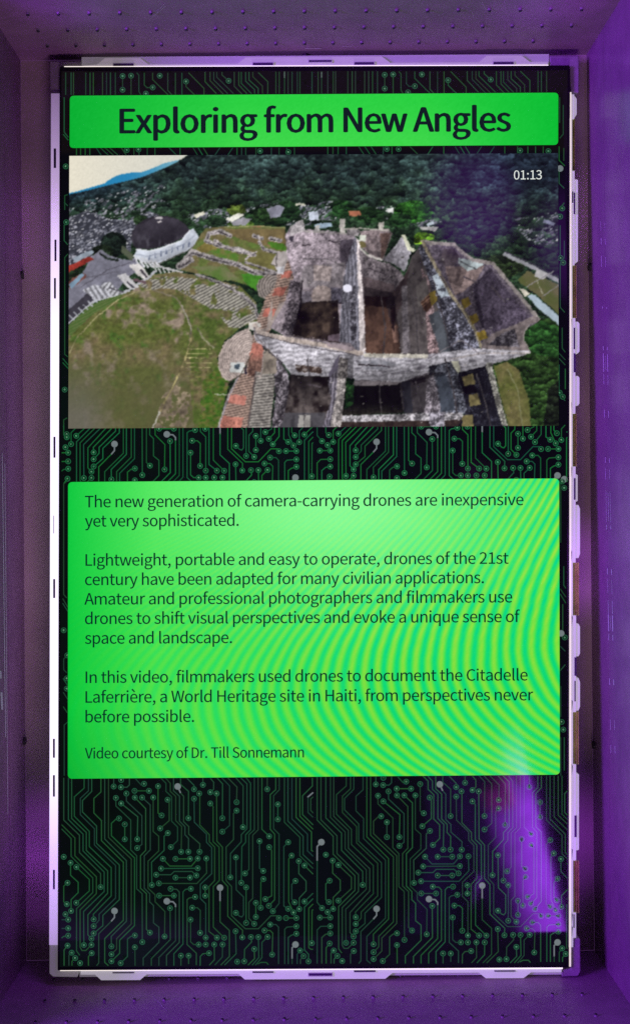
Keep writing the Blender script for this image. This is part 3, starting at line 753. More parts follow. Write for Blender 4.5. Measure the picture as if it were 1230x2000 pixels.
    # long curved front
    poly([494, 640, 500, 648, 560, 660, 712, 690, 836, 692, 930, 680, 1036, 686, 1034, 692, 1000, 702, 930, 722, 880, 738, 800, 746, 700, 746, 676, 742, 640, 736, 570, 732, 548, 704, 512, 676, 498, 664], mix(stripes((196, 192, 200), .05, 1, 9, .16, 6), (120, 116, 124), (fbm(X * .25, Y + 40, 5) - .60) * 6))
    line([498, 636, 506, 650, 560, 662, 640, 676, 706, 690], 9, stone((190, 176, 168), .3, .3)); line([500, 652, 560, 668, 640, 684, 700, 694], 1.8, (90, 84, 88)); line([714, 694, 832, 696], 8, stone((206, 200, 188), .3, .4)); line([642, 674, 688, 682], 8, plain((160, 146, 150), .3))
    line([496, 640, 500, 656, 520, 680, 545, 706, 562, 732], 3, plain((118, 112, 114), .5)); poly([700, 705, 740, 702, 776, 712, 752, 722, 712, 722], mix((120, 122, 130), (196, 192, 200), fine)); line([690, 744, 780, 748, 838, 728, 880, 706], 2.4, plain((96, 90, 96))); line([878, 702, 940, 690, 1034, 690], 3, stone((166, 158, 158), .3))
    poly([576, 712, 628, 717, 628, 729, 580, 726], mix(plain((92, 76, 68), .6), (180, 170, 168), (fine - .52) * 6)); poly([640, 735, 656, 700, 664, 692, 662, 750, 644, 760], plain((112, 106, 120), .4))
    line([836, 700, 900, 664, 935, 690], 2, (120, 114, 120)); poly([880, 706, 894, 704, 900, 728, 888, 732], plain((216, 214, 192), .3))
    # lower rooms
    poly([540, 690, 562, 732, 566, 760, 552, 836, 530, 836, 538, 780, 536, 735], speckle((112, 106, 112), .4, 1.7, .55)); poly([524, 680, 540, 700, 540, 730, 512, 730, 516, 690], plain((138, 128, 118), .5))
    poly([566, 732, 642, 736, 648, 770, 638, 836, 548, 836, 562, 780], mix(plain((92, 84, 82), .6), (42, 36, 34), (fbm(X + 60, Y, 20) - .46) * 5)); poly([556, 806, 636, 806, 632, 836, 548, 836], plain((84, 82, 86), .3)); poly([584, 810, 606, 810, 606, 836, 582, 836], plain((164, 160, 156), .3)); line([595, 810, 594, 836], 2, (96, 92, 92))
    poly([640, 742, 662, 716, 664, 760, 646, 836, 630, 836, 646, 780], stripes((140, 134, 146), 1, .1, 6, .4, 4)); poly([662, 698, 680, 700, 676, 760, 668, 836, 644, 836, 656, 770], speckle((136, 130, 128), .55, 1.5, .5))
    poly([676, 742, 780, 748, 792, 770, 786, 806, 668, 812, 672, 776], mix((18, 18, 16), (60, 58, 50), (Y - 788) / 30 * (.4 + s1))); poly([676, 738, 692, 739, 690, 790, 672, 800], forest((34, 60, 32))); poly([690, 742, 784, 746, 776, 752, 690, 754], plain((104, 98, 100), .5))
    poly([780, 748, 838, 730, 846, 800, 800, 812, 786, 800], plain((66, 62, 64), .6)); poly([806, 744, 832, 736, 830, 746, 808, 752], plain((40, 36, 38))); poly([784, 746, 800, 742, 806, 806, 790, 808], plain((52, 52, 58)))
    poly([836, 716, 880, 706, 900, 740, 914, 808, 850, 812, 844, 770], speckle((100, 102, 112), .35, 1.9, .56)); poly([852, 735, 868, 728, 884, 770, 888, 800, 862, 804], plain((74, 80, 90), .3)); poly([834, 740, 846, 726, 860, 800, 850, 816, 838, 836, 826, 836], speckle((110, 104, 110), .5, 1.7, .5))
    poly([668, 812, 800, 808, 902, 806, 908, 820, 800, 822, 668, 824], speckle((150, 146, 150), .45, 1.5, .5)); poly([668, 824, 800, 822, 902, 820, 902, 838, 664, 838], plain((60, 50, 46), .6)); poly([836, 806, 868, 804, 868, 838, 840, 838], speckle((120, 116, 124), .5, 1.7, .5))
    poly([894, 728, 960, 712, 1000, 838, 892, 838, 910, 800], speckle((48, 48, 56), .5, 2.6, .66))
    for p in ([902, 736, 922, 730, 928, 750, 906, 754], [914, 772, 932, 768, 938, 790, 918, 794], [902, 812, 922, 810, 924, 834, 902, 834]): poly(p, plain((128, 118, 82), .6))
    poly([900, 756, 926, 752, 930, 766, 908, 770], (24, 22, 26)); line([954, 714, 966, 756, 976, 800, 988, 838], 12, speckle((128, 126, 120), .5, 1.5, .48))
    # right slope, road, field
    poly([960, 712, 1036, 690, 1023, 664, 1024, 646, 1056, 624, 1092, 618, 1092, 838, 992, 838], forest((50, 74, 38), 1.2)); poly([964, 714, 990, 706, 1012, 722, 1032, 780, 1036, 838, 994, 838, 976, 770], mix((112, 106, 70), (86, 92, 48), (mid - .3) * 2) * (.75 + .5 * fine)[..., None]); poly([1024, 646, 1056, 626, 1092, 640, 1092, 700, 1040, 690, 1024, 664], forest((48, 86, 42), 1.25))
    line([990, 720, 1010, 760, 1020, 838], 2, (128, 128, 96)); poly([1070, 760, 1092, 740, 1092, 838, 1060, 838], forest((34, 42, 30)))
    poly([1028, 528, 1092, 556, 1092, 615, 1040, 570, 1010, 548], mix((86, 92, 54), (104, 98, 72), (mid - .3) * 2)); line([985, 497, 1040, 522, 1092, 550], 7, plain((150, 150, 156), .3)); line([985, 492, 1040, 516, 1092, 543], 2, (64, 62, 72)); poly([1046, 524, 1072, 536, 1060, 546, 1044, 540], plain((170, 168, 168), .4))
    line([1028, 560, 1080, 530], 2, (140, 136, 138)); line([1060, 578, 1092, 556], 2, (132, 128, 128)); line([1045, 545, 1060, 575], 1.4, (170, 166, 150)); poly([1012, 562, 1026, 566, 1034, 574, 1024, 580], plain((196, 190, 176), .4))
    poly([1028, 578, 1040, 574, 1092, 618, 1092, 636, 1050, 602], plain((164, 178, 190), .2))
    # the light of that day on the ruin: sunlit wall heads, shade gathering in the rooms
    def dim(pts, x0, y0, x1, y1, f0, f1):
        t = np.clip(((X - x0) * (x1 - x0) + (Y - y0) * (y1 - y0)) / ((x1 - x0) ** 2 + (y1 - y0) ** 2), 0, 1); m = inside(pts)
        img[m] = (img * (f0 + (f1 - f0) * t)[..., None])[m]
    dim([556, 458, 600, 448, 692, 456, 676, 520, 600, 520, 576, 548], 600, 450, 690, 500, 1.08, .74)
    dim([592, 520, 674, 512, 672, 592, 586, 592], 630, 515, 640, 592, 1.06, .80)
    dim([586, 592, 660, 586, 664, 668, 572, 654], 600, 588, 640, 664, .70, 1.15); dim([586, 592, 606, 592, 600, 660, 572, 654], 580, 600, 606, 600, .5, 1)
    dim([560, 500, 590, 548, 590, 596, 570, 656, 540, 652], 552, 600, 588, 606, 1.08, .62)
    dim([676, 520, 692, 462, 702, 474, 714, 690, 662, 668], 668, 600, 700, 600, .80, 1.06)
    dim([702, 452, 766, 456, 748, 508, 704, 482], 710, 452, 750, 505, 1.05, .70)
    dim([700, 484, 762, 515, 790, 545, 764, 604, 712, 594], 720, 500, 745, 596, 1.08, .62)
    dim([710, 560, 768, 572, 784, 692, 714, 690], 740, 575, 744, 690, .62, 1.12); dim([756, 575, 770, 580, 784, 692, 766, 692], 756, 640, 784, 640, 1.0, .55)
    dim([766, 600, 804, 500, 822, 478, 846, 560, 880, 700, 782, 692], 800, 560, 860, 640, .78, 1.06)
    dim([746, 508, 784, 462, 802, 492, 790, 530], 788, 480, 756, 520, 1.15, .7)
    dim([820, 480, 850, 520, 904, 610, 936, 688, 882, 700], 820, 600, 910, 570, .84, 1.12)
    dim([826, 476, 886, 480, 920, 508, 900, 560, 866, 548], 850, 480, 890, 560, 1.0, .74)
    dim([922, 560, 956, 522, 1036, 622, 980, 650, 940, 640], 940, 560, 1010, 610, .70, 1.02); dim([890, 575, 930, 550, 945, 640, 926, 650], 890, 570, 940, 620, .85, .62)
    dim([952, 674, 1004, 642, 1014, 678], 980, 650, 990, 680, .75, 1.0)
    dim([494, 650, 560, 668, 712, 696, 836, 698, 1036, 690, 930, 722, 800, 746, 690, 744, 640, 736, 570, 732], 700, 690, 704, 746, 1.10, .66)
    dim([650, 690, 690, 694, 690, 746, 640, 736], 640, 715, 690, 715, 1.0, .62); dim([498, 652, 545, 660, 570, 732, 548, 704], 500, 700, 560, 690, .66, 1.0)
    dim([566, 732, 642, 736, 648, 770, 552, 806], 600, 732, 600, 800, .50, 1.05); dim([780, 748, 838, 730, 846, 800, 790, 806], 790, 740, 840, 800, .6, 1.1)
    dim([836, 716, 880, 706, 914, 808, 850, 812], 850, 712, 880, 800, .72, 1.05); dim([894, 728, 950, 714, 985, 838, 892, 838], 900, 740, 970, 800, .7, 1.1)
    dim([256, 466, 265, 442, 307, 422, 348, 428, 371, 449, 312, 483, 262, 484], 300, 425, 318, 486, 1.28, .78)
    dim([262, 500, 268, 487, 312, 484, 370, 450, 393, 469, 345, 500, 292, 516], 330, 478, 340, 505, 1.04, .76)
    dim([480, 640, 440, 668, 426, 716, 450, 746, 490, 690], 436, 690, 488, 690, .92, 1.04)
    ruin = inside([556, 440, 700, 446, 766, 450, 800, 470, 886, 474, 1056, 622, 1036, 692, 960, 714, 1000, 838, 490, 838, 520, 700, 494, 650, 540, 600], 0)
    soot = np.clip((fbm(X * 1.2 + 900, Y * .7 + 20, 13, 5) - .53) * 2.2, 0, .20); img[ruin] = (img * (1 - soot[..., None]) * .99)[ruin]
    for p, w in (([744, 580, 752, 640, 748, 690], 2.2), ([800, 560, 812, 620, 816, 690], 2.6), ([846, 548, 862, 610, 874, 660], 2.4), ([600, 700, 604, 735], 2), ([740, 748, 744, 806], 2.2), ([812, 745, 822, 806], 2.4), ([868, 700, 884, 760, 892, 806], 2.6), ([930, 730, 948, 790, 958, 836], 2.4)):
        line(p, w, plain((66, 62, 64), .6))
    for p in ([640, 470, 660, 474], [590, 480, 606, 478], [905, 540, 930, 552], [960, 560, 985, 590], [860, 540, 872, 560], [720, 525, 750, 535], [600, 750, 625, 756], [700, 712, 760, 716]):
        line(p, 3, plain((70, 64, 68), 1.0))
    for k in range(70):                                        # fallen stones and tufts on wall heads and floors
        cx, cy = rng.uniform(560, 1000), rng.uniform(470, 830)
        if rng.random() < .7: ell(cx, cy, rng.uniform(1.2, 3), rng.uniform(.8, 1.8), tuple(np.array((150, 144, 142)) * rng.uniform(.5, 1.2)), 1) if ruin[int(np.clip((cy - 302) / 533 * sh[0], 0, sh[0] - 1)), int(np.clip((cx - 135) / 955 * sh[1], 0, sh[1] - 1))] else None
    line([590, 592, 608, 590], 2, (44, 40, 42)); line([646, 589, 670, 593], 2, (44, 40, 44)); line([572, 656, 600, 660, 664, 669], 2.4, plain((62, 54, 52)))
    line([447, 746, 470, 733, 492, 690], 2, plain((86, 80, 70))); line([540, 494, 540, 520, 530, 516], 2, (84, 80, 78)); line([512, 676, 548, 706, 564, 734], 2.2, plain((70, 66, 70), .8))
    put((X - 678) ** 2 / 80 + (Y - 563) ** 2 / 60 < 1, (228, 226, 240))  # reflected flash, painted into the picture as a white spot
    # soft video compression and sensor texture
    img *= (1 + .10 * (grit - .5))[..., None]
    b = img.copy(); b[1:-1] = img[:-2] * .2 + img[1:-1] * .6 + img[2:] * .2
    c = b.copy(); c[:, 1:-1] = b[:, :-2] * .2 + b[:, 1:-1] * .6 + b[:, 2:] * .2
    return np.clip((c - 108) * 1.06 + 106, 4, 250)

# ------------------------------------------------------------------ lit panels of the page
def title_glow(X, Y):
    t = np.clip((X - 137) / 330, 0, 1); u = np.clip((1090 - X) / 260, 0, 1)
    base = np.stack([8 + 34 * t * u, 176 + 32 * t * (0.4 + .6 * u), 50 + 14 * t * u], -1)
    low = np.clip((Y - 200) / 90, 0, 1)[..., None] * (t * u)[..., None]
    return base + low * np.array([22, 8, 10]) + (vnoise(X * .9 + Y, Y * .9)[..., None] - .5) * 7

def text_glow(X, Y):
    t = np.clip((X - 133) / 170, 0, 1) ** .7
    g = np.stack([6 + 60 * t, 196 + 28 * t, 56 + 20 * t], -1)
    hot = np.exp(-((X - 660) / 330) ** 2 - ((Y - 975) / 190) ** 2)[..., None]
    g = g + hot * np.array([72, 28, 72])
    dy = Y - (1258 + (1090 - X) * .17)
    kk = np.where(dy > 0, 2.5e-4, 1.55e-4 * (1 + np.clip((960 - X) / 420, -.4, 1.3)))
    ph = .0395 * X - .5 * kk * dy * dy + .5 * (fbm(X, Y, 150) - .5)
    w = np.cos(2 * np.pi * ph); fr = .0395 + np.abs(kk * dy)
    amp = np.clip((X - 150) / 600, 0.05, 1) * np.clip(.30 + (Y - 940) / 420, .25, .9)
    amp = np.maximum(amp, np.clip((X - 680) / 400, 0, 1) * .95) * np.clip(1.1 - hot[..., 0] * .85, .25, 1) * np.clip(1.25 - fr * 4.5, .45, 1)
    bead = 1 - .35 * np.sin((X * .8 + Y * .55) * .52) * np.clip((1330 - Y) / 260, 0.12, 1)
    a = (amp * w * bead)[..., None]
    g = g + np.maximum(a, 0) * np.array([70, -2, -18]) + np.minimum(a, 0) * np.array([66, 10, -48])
    corner = np.clip((Y - 1380) / 140, 0, 1)[..., None] * np.clip((420 - X) / 280, 0, 1)[..., None]
    return g * (1 - .10 * corner) + (vnoise(X * .8, Y * .8)[..., None] - .5) * 6

def panel_glow(X, Y):
    b = np.clip((Y - 300) / 500, 0, 1) * np.exp(-((X - 300) / 420) ** 2)
    n = fbm(X, Y, 90)
    g = np.stack([4 + 9 * (1 - b) * (Y < 300), 6 + 13 * b * n * 1.4 + 5 * (Y < 300), 5 + 6 * b * n + 8 * (1 - b) * n], -1)
    return g
# ------------------------------------------------------------------ lettering (letter outlines, 2000 units to the em)
GLYPHS = json.loads(r'''{",":[195,[[53,-133,107,-98,142,-49,155,13,148,54,130,79,101,88,77,83,59,67,53,43,59,19,76,4,99,-1,107,-1,98,-40,74,-72,37,-95]]],"-":[243,[[32,172,211,172,211,221,32,221]]],".":[195,[[97,-9,121,-3,137,14,144,39,137,65,121,82,97,88,74,82,57,65,51,39,57,14,74,-3]]],"0":[389,[[195,-9,279,20,335,109,354,258,335,406,279,493,195,522,110,493,55,406,35,258,55,109,110,20],[195,43,143,65,109,136,97,258,109,380,143,450,195,472,246,450,280,380,293,258,280,136,246,65]]],"1":[389,[[62,0,343,0,343,53,240,53,240,513,191,513,161,499,126,486,85,477,85,436,176,436,176,53,62,53]]],"2":[389,[[31,0,354,0,354,55,211,55,127,50,233,162,304,268,329,372,311,451,259,504,179,522,120,513,71,487,28,447,65,411,96,442,132,463,172,471,224,457,256,422,266,369,241,275,163,167,31,38]]],"3":[389,[[184,-9,268,8,327,59,349,137,335,199,296,243,241,268,241,271,289,298,320,339,332,394,312,464,260,507,182,522,127,514,80,493,39,461,74,421,105,447,141,464,180,471,226,460,256,432,267,389,254,339,209,304,125,291,125,242,219,229,269,194,284,139,271,89,234,56,180,44,128,53,87,74,53,103,20,62,60,27,114,1]]],":":[195,[[97,273,121,279,137,296,144,322,137,348,121,365,97,371,74,365,57,348,51,322,57,296,74,279],[97,-9,121,-3,137,14,144,39,137,65,121,82,97,88,74,82,57,65,51,39,57,14,74,-3]]],"A":[426,[[3,0,68,0,118,157,305,157,354,0,423,0,249,513,176,513],[134,208,159,287,210,461,213,461,265,287,289,208]]],"C":[447,[[264,-9,325,0,377,25,422,64,386,106,351,74,312,55,267,48,182,73,127,146,107,258,128,369,184,440,269,466,310,460,344,443,374,417,409,459,373,490,326,513,268,522,151,490,71,399,41,256,70,113,149,23]]],"D":[482,[[71,0,202,0,332,31,413,119,440,258,413,397,332,484,199,513,71,513],[135,53,135,461,193,461,294,437,354,369,374,258,354,148,294,78,193,53]]],"E":[412,[[71,0,374,0,374,55,135,55,135,242,330,242,330,298,135,298,135,459,366,459,366,513,71,513]]],"H":[510,[[71,0,135,0,135,242,375,242,375,0,440,0,440,513,375,513,375,298,135,298,135,513,71,513]]],"I":[205,[[71,0,135,0,135,513,71,513]]],"L":[380,[[71,0,360,0,360,55,135,55,135,513,71,513]]],"M":[569,[[71,0,129,0,129,284,120,436,123,436,165,319,262,52,305,52,402,319,443,436,446,436,438,284,438,0,498,0,498,513,420,513,322,239,286,132,284,132,246,239,148,513,71,513]]],"N":[506,[[71,0,132,0,132,270,130,324,127,377,124,430,127,430,182,324,369,0,436,0,436,513,374,513,374,246,375,192,379,137,383,84,380,84,324,190,137,513,71,513]]],"O":[519,[[260,-9,374,24,451,116,479,258,451,400,374,491,260,522,146,491,69,400,41,258,69,116,146,24],[260,48,179,74,126,147,107,258,126,369,179,440,260,466,340,440,393,369,412,258,393,147,340,74]]],"P":[443,[[71,0,135,0,135,204,220,204,319,221,385,273,409,363,385,452,318,499,217,513,71,513],[135,257,135,461,209,461,284,452,329,421,345,363,330,303,286,268,211,257]]],"R":[445,[[135,270,135,461,221,461,289,452,332,423,346,370,332,314,289,281,221,270],[352,0,425,0,295,225,356,252,396,300,410,370,387,454,324,500,231,513,71,513,71,0,135,0,135,218,228,218]]],"S":[417,[[213,-9,306,11,366,63,387,137,373,200,335,244,282,274,209,305,169,324,137,350,123,391,135,431,168,457,219,466,264,460,302,443,336,418,370,459,328,492,277,514,219,522,136,505,79,457,57,387,74,324,114,281,162,255,235,223,279,201,310,174,321,131,309,87,272,58,214,48,161,56,113,78,72,111,34,67,84,26,144,0]]],"T":[419,[[177,0,242,0,242,459,398,459,398,513,22,513,22,459,177,459]]],"V":[403,[[165,0,239,0,403,513,337,513,254,235,204,66,202,66,152,235,69,513,1,513]]],"W":[615,[[127,0,204,0,280,310,306,426,309,426,334,310,412,0,490,0,596,513,534,513,479,234,451,67,447,67,410,234,339,513,279,513,209,234,172,67,169,67,139,234,85,513,18,513]]],"a":[394,[[152,-9,197,-2,240,18,278,46,280,46,286,0,338,0,338,234,325,316,282,371,207,390,148,382,98,363,57,340,82,296,115,316,154,331,196,337,244,323,268,288,275,241,142,214,66,168,41,99,56,40,95,4],[170,43,136,49,112,68,103,103,119,146,173,178,275,198,275,92,239,65,205,48]]],"b":[433,[[232,-9,313,15,374,85,397,196,380,299,329,366,246,390,204,383,163,364,126,337,129,405,129,557,64,557,64,0,116,0,121,39,124,39,159,13,196,-3],[221,45,193,48,162,61,129,84,129,284,164,313,197,330,230,336,288,318,321,270,331,195,316,115,278,63]]],"c":[357,[[214,-9,259,-3,300,13,338,39,310,82,283,63,253,49,220,44,158,62,117,113,102,190,118,267,160,318,222,336,250,332,275,320,298,303,330,345,300,367,264,384,219,390,128,366,62,298,36,190,60,82,123,14]]],"d":[434,[[194,-9,238,-2,277,18,310,45,312,45,317,0,370,0,370,557,305,557,305,411,309,346,276,370,242,385,202,390,120,366,60,296,37,190,57,82,111,14],[208,45,151,62,115,112,103,190,118,267,157,318,213,336,244,332,274,319,305,296,305,97,274,68,242,50]]],"e":[388,[[218,-9,266,-4,308,10,343,29,321,72,292,56,260,46,225,42,162,58,118,104,99,175,356,175,359,211,341,306,289,368,207,390,124,366,61,297,36,190,61,83,126,15],[99,221,119,285,157,325,208,339,259,325,291,286,303,221]]],"f":[227,[[23,328,75,328,75,0,139,0,139,328,219,328,219,380,139,380,139,440,145,482,162,507,193,515,235,505,249,555,186,567,123,551,87,508,75,441,75,380,23,377]]],"g":[395,[[193,-175,295,-157,361,-109,385,-43,370,8,326,38,253,47,178,47,138,52,117,67,111,88,115,107,123,121,136,134,192,120,263,137,313,182,331,253,327,284,317,310,300,331,378,331,378,380,246,380,192,390,121,373,70,326,50,254,57,212,75,177,99,152,99,149,80,132,64,108,57,78,62,52,74,31,92,16,92,13,61,-12,42,-41,36,-74,56,-129,111,-163],[192,164,152,175,123,206,111,254,122,302,151,333,192,343,233,333,262,302,273,254,262,206,233,175],[202,-131,142,-123,105,-100,92,-64,96,-42,108,-21,130,0,179,-6,245,-6,287,-10,313,-26,322,-54,307,-91,266,-120]]],"h":[425,[[64,0,129,0,129,276,164,308,197,328,232,334,274,324,297,291,305,232,305,0,368,0,368,241,356,323,318,373,252,390,204,381,163,358,126,326,129,405,129,557,64,557]]],"i":[192,[[64,0,129,0,129,380,64,380],[97,459,119,464,134,479,139,501,134,523,119,537,97,543,75,537,60,523,55,501,60,479,75,464]]],"k":[386,[[64,0,127,0,127,100,199,183,310,0,380,0,236,227,363,380,291,380,130,180,127,180,127,557,64,557]]],"l":[199,[[132,-9,169,-4,160,46,146,44,129,71,129,557,64,557,64,76,71,30,93,1]]],"m":[648,[[64,0,129,0,129,276,162,308,194,328,224,334,264,324,287,291,295,232,295,0,359,0,359,276,393,308,424,328,454,334,494,324,518,291,525,232,525,0,589,0,589,241,576,323,538,373,474,390,429,381,388,355,348,317,327,356,293,381,243,390,200,381,160,358,125,325,123,325,117,380,64,380]]],"n":[427,[[64,0,129,0,129,276,164,308,197,328,232,334,274,324,297,291,305,232,305,0,368,0,368,241,356,323,318,373,252,390,204,381,162,358,125,325,123,325,117,380,64,380]]],"o":[424,[[212,-9,299,14,363,82,388,190,363,298,299,366,212,390,125,366,61,298,36,190,61,82,125,14],[212,44,154,62,116,113,102,190,116,267,154,318,212,336,270,318,309,267,323,190,309,113,270,62]]],"p":[434,[[64,-160,129,-160,129,-32,127,35,162,11,197,-4,232,-9,313,15,374,85,397,196,380,299,329,366,246,390,202,382,162,363,125,336,123,336,117,380,64,380],[221,45,194,48,162,61,129,84,129,284,164,313,198,330,230,336,288,318,321,270,331,195,316,115,278,63]]],"q":[434,[[305,-160,370,-160,370,380,319,380,312,345,311,345,278,369,242,385,202,390,120,366,60,296,37,190,57,82,111,14,194,-9,237,-2,275,17,309,44,305,-25],[208,45,151,62,115,112,103,190,118,267,157,318,213,336,244,332,274,319,305,296,305,97,274,68,242,50]]],"r":[272,[[64,0,129,0,129,244,158,296,191,324,224,333,261,326,273,382,232,390,192,380,155,353,125,311,123,311,117,380,64,380]]],"s":[328,[[164,-9,239,6,286,47,302,104,284,161,241,196,186,219,146,235,116,256,104,285,112,313,135,333,175,340,207,336,235,324,261,307,292,347,259,368,219,384,174,390,103,375,59,337,43,282,60,229,102,195,154,172,195,155,228,133,241,100,233,70,208,49,166,41,124,46,87,62,53,86,22,43,63,16,111,-2]]],"t":[264,[[183,-9,254,5,242,53,198,43,163,51,145,76,139,116,139,328,243,328,243,380,139,380,139,487,86,487,79,380,19,377,19,328,76,328,76,118,86,51,120,7]]],"u":[425,[[176,-9,223,0,264,23,301,60,303,60,308,0,361,0,361,380,298,380,298,111,263,74,231,53,195,46,154,57,131,89,123,147,123,380,59,380,59,139,71,58,110,8]]],"v":[365,[[146,0,221,0,356,380,293,380,221,164,186,52,182,52,147,164,76,380,9,380]]],"w":[562,[[125,0,199,0,253,204,279,314,282,314,308,205,363,0,440,0,543,380,482,380,426,160,403,55,400,55,373,160,314,380,251,380,192,160,167,55,163,55,141,160,84,380,19,380]]],"x":[349,[[11,0,78,0,129,89,167,157,171,157,212,89,268,0,338,0,213,192,328,380,262,380,215,297,181,233,178,233,141,297,90,380,20,380,136,198]]],"y":[365,[[71,-164,135,-146,181,-99,213,-32,356,380,293,380,225,169,194,62,190,62,153,169,76,380,9,380,162,-1,153,-29,134,-72,105,-101,68,-111,39,-105,26,-156]]],"è":[388,[[218,-9,266,-4,308,10,343,29,321,72,292,56,260,46,225,42,162,58,118,104,99,175,356,175,359,211,341,306,289,368,207,390,124,366,61,297,36,190,61,83,126,15],[99,221,119,285,157,325,208,339,259,325,291,286,303,221],[217,448,251,480,140,611,95,569]]]," ":[157,[]]}''')
CAP = max(GLYPHS['E'][1][0][1::2])
_shapes = {}
def letter_shape(ch, weight):
    """vertices and faces of one letter, flat, in outline units"""
    key = (ch, weight)
    if key in _shapes: return _shapes[key]
    cu = bpy.data.curves.new('letter', 'CURVE'); cu.dimensions = '2D'; cu.fill_mode = 'BOTH'; cu.offset = weight
    for ring in GLYPHS[ch][1]:
        pts = pairs(ring); sp = cu.splines.new('POLY'); sp.points.add(len(pts) - 1)
        for p, (x, y) in zip(sp.points, pts): p.co = (x / 1000, y / 1000, 0, 1)
        sp.use_cyclic_u = True
    ob = bpy.data.objects.new('letter', cu); COL.objects.link(ob)
    bpy.context.view_layer.update()
    me = bpy.data.meshes.new_from_object(ob.evaluated_get(bpy.context.evaluated_depsgraph_get()))
    r = ([(v.co.x * 1000, v.co.y * 1000) for v in me.vertices], [tuple(p.vertices) for p in me.polygons])
    bpy.data.objects.remove(ob); bpy.data.curves.remove(cu); bpy.data.meshes.remove(me)
    _shapes[key] = r
    return r

def write(g, text, x0, x1, base0, base1, cap, col, bold=0.0):
    """one line of writing: left and right ends, the height of its baseline at both ends, capital height; bold strokes are laid several times, a few microns apart"""
    adv = [GLYPHS[c][0] for c in text]
    first = min(GLYPHS[text[0]][1][0][::2]); last = GLYPHS[text[-1]][1]
    width = sum(adv[:-1]) + max(max(r[::2]) for r in last) - first
    kx = (x1 - x0) / width; ky = cap / CAP; pen = -first
    c = tuple(lin(col))
    lay = [(0, 0)] if not bold else [(-bold, 0), (bold, 0), (0, bold * .45), (0, -bold * .45), (0, 0)]
    for ch, a in zip(text, adv):
        if ch != ' ':
            vs_, fs = letter_shape(ch, 0.0)
            for q, (ox, oy) in enumerate(lay):
                n = len(g.v)
                for vx, vy in vs_:
                    px = x0 + (pen + vx + (vx - a / 2) * .06) * kx + ox
                    g.v.append(P(px, base0 + (base1 - base0) * (px - x0) / (x1 - x0) - vy * ky + oy, g.y - q * 6e-6)); g.c.append(c)
                for f in fs: g.f.append(tuple(n + i for i in f)); g.mi.append(0)
        pen += a

# ------------------------------------------------------------------ materials
def paint(name, col, rough, spec):
    return material(name, col, rough, spec=spec, noise=0.10, scale=38, bump=0.25)
m_paint = paint('satin grey lacquer', (0.215, 0.120, 0.215), 0.42, 0.30)
m_side = paint('satin grey lacquer on the sides', (0.205, 0.112, 0.205), 0.24, 0.06)
m_dark = material('dark gap', (0.010, 0.009, 0.012), 0.6)
m_back = material('glossy smoked panel', (0.34, 0.26, 0.27), 0.08, spec=0.9, noise=0.2, scale=8)
m_stud = material('stud', (0.22, 0.20, 0.23), 0.35)
m_stud_end = material('stud end', (0.012, 0.010, 0.014), 0.6)
m_scuff_reflection = material('worn lacquer and painted reflections', (0.46, 0.40, 0.50), 0.5)
m_bezel = material('black glass edge', (0.004, 0.0035, 0.005), 0.25, spec=0.4)
m_white = material('white moulded plastic', (0.40, 0.39, 0.40), 0.35, spec=0.4, noise=0.05, scale=90, emit=(0.95, 0.88, 0.95), strength=0.10)  # emission here and in the next two is backlight leak put into the plastic
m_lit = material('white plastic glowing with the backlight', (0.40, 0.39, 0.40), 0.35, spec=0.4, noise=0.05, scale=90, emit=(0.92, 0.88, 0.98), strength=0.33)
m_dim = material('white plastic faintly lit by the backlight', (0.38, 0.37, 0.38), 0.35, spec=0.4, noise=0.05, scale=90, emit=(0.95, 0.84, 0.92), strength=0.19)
m_clear = material('milky plastic corner', (0.26, 0.23, 0.26), 0.30, spec=0.5, noise=0.12, scale=120)
m_slot = material('slot', (0.05, 0.04, 0.075), 0.5)
m_tape = material('olive foil ribbon', (0.40, 0.44, 0.12), 0.45, metal=0.0, noise=0.25, scale=70)
m_leak = material('backlight seam', (0.5, 0.5, 0.5), 0.5, emit=(1.0, 0.90, 0.82), strength=1.1)
m_seam = material('thin cream light seam', (0.5, 0.5, 0.5), 0.5, emit=(1.0, 0.86, 0.80), strength=0.75)
m_screen = lit_material('lit screen', 0.05, 0.5)
m_page = lit_material('lit page', 0.05, 0.5)
m_letters = lit_material('dark letters on the lit page', 0.06, 0.45)

def leak_rail_material():
    """white edge rail lit through by the backlight behind it, strongest along its middle"""
    m = material('backlit white rail', (0.70, 0.66, 0.72), 0.4, spec=0.3)
    nt = m.node_tree; b = nt.nodes['Principled BSDF']
    tc = nt.nodes.new('ShaderNodeTexCoord'); sp = nt.nodes.new('ShaderNodeSeparateXYZ'); r = nt.nodes.new('ShaderNodeValToRGB')
    mr = nt.nodes.new('ShaderNodeMapRange')
    mr.inputs['From Min'].default_value = 35 * S; mr.inputs['From Max'].default_value = 1715 * S
    nt.links.new(tc.outputs['Object'], sp.inputs[0]); nt.links.new(sp.outputs['Z'], mr.inputs['Value'])
    nt.links.new(mr.outputs[0], r.inputs['Fac']); e = r.color_ramp.elements
    e[0].position = 0.0; e[0].color = (.34, .27, .45, 1); e[1].position = 1.0; e[1].color = (.12, .09, .17, 1)
    for p, c in ((.10, (.62, .52, .85)), (.2, (1.05, 1.0, 1.25)), (.72, (1.1, 1.05, 1.25)), (.80, (.86, .74, 1.0)), (.88, (.45, .35, .56)), (.95, (.24, .18, .32))):
        k = e.new(p); k.color = (*c, 1)
    nt.links.new(r.outputs['Color'], b.inputs['Emission Color']); b.inputs['Emission Strength'].default_value = 0.95
    return m
m_leak_rail = leak_rail_material()

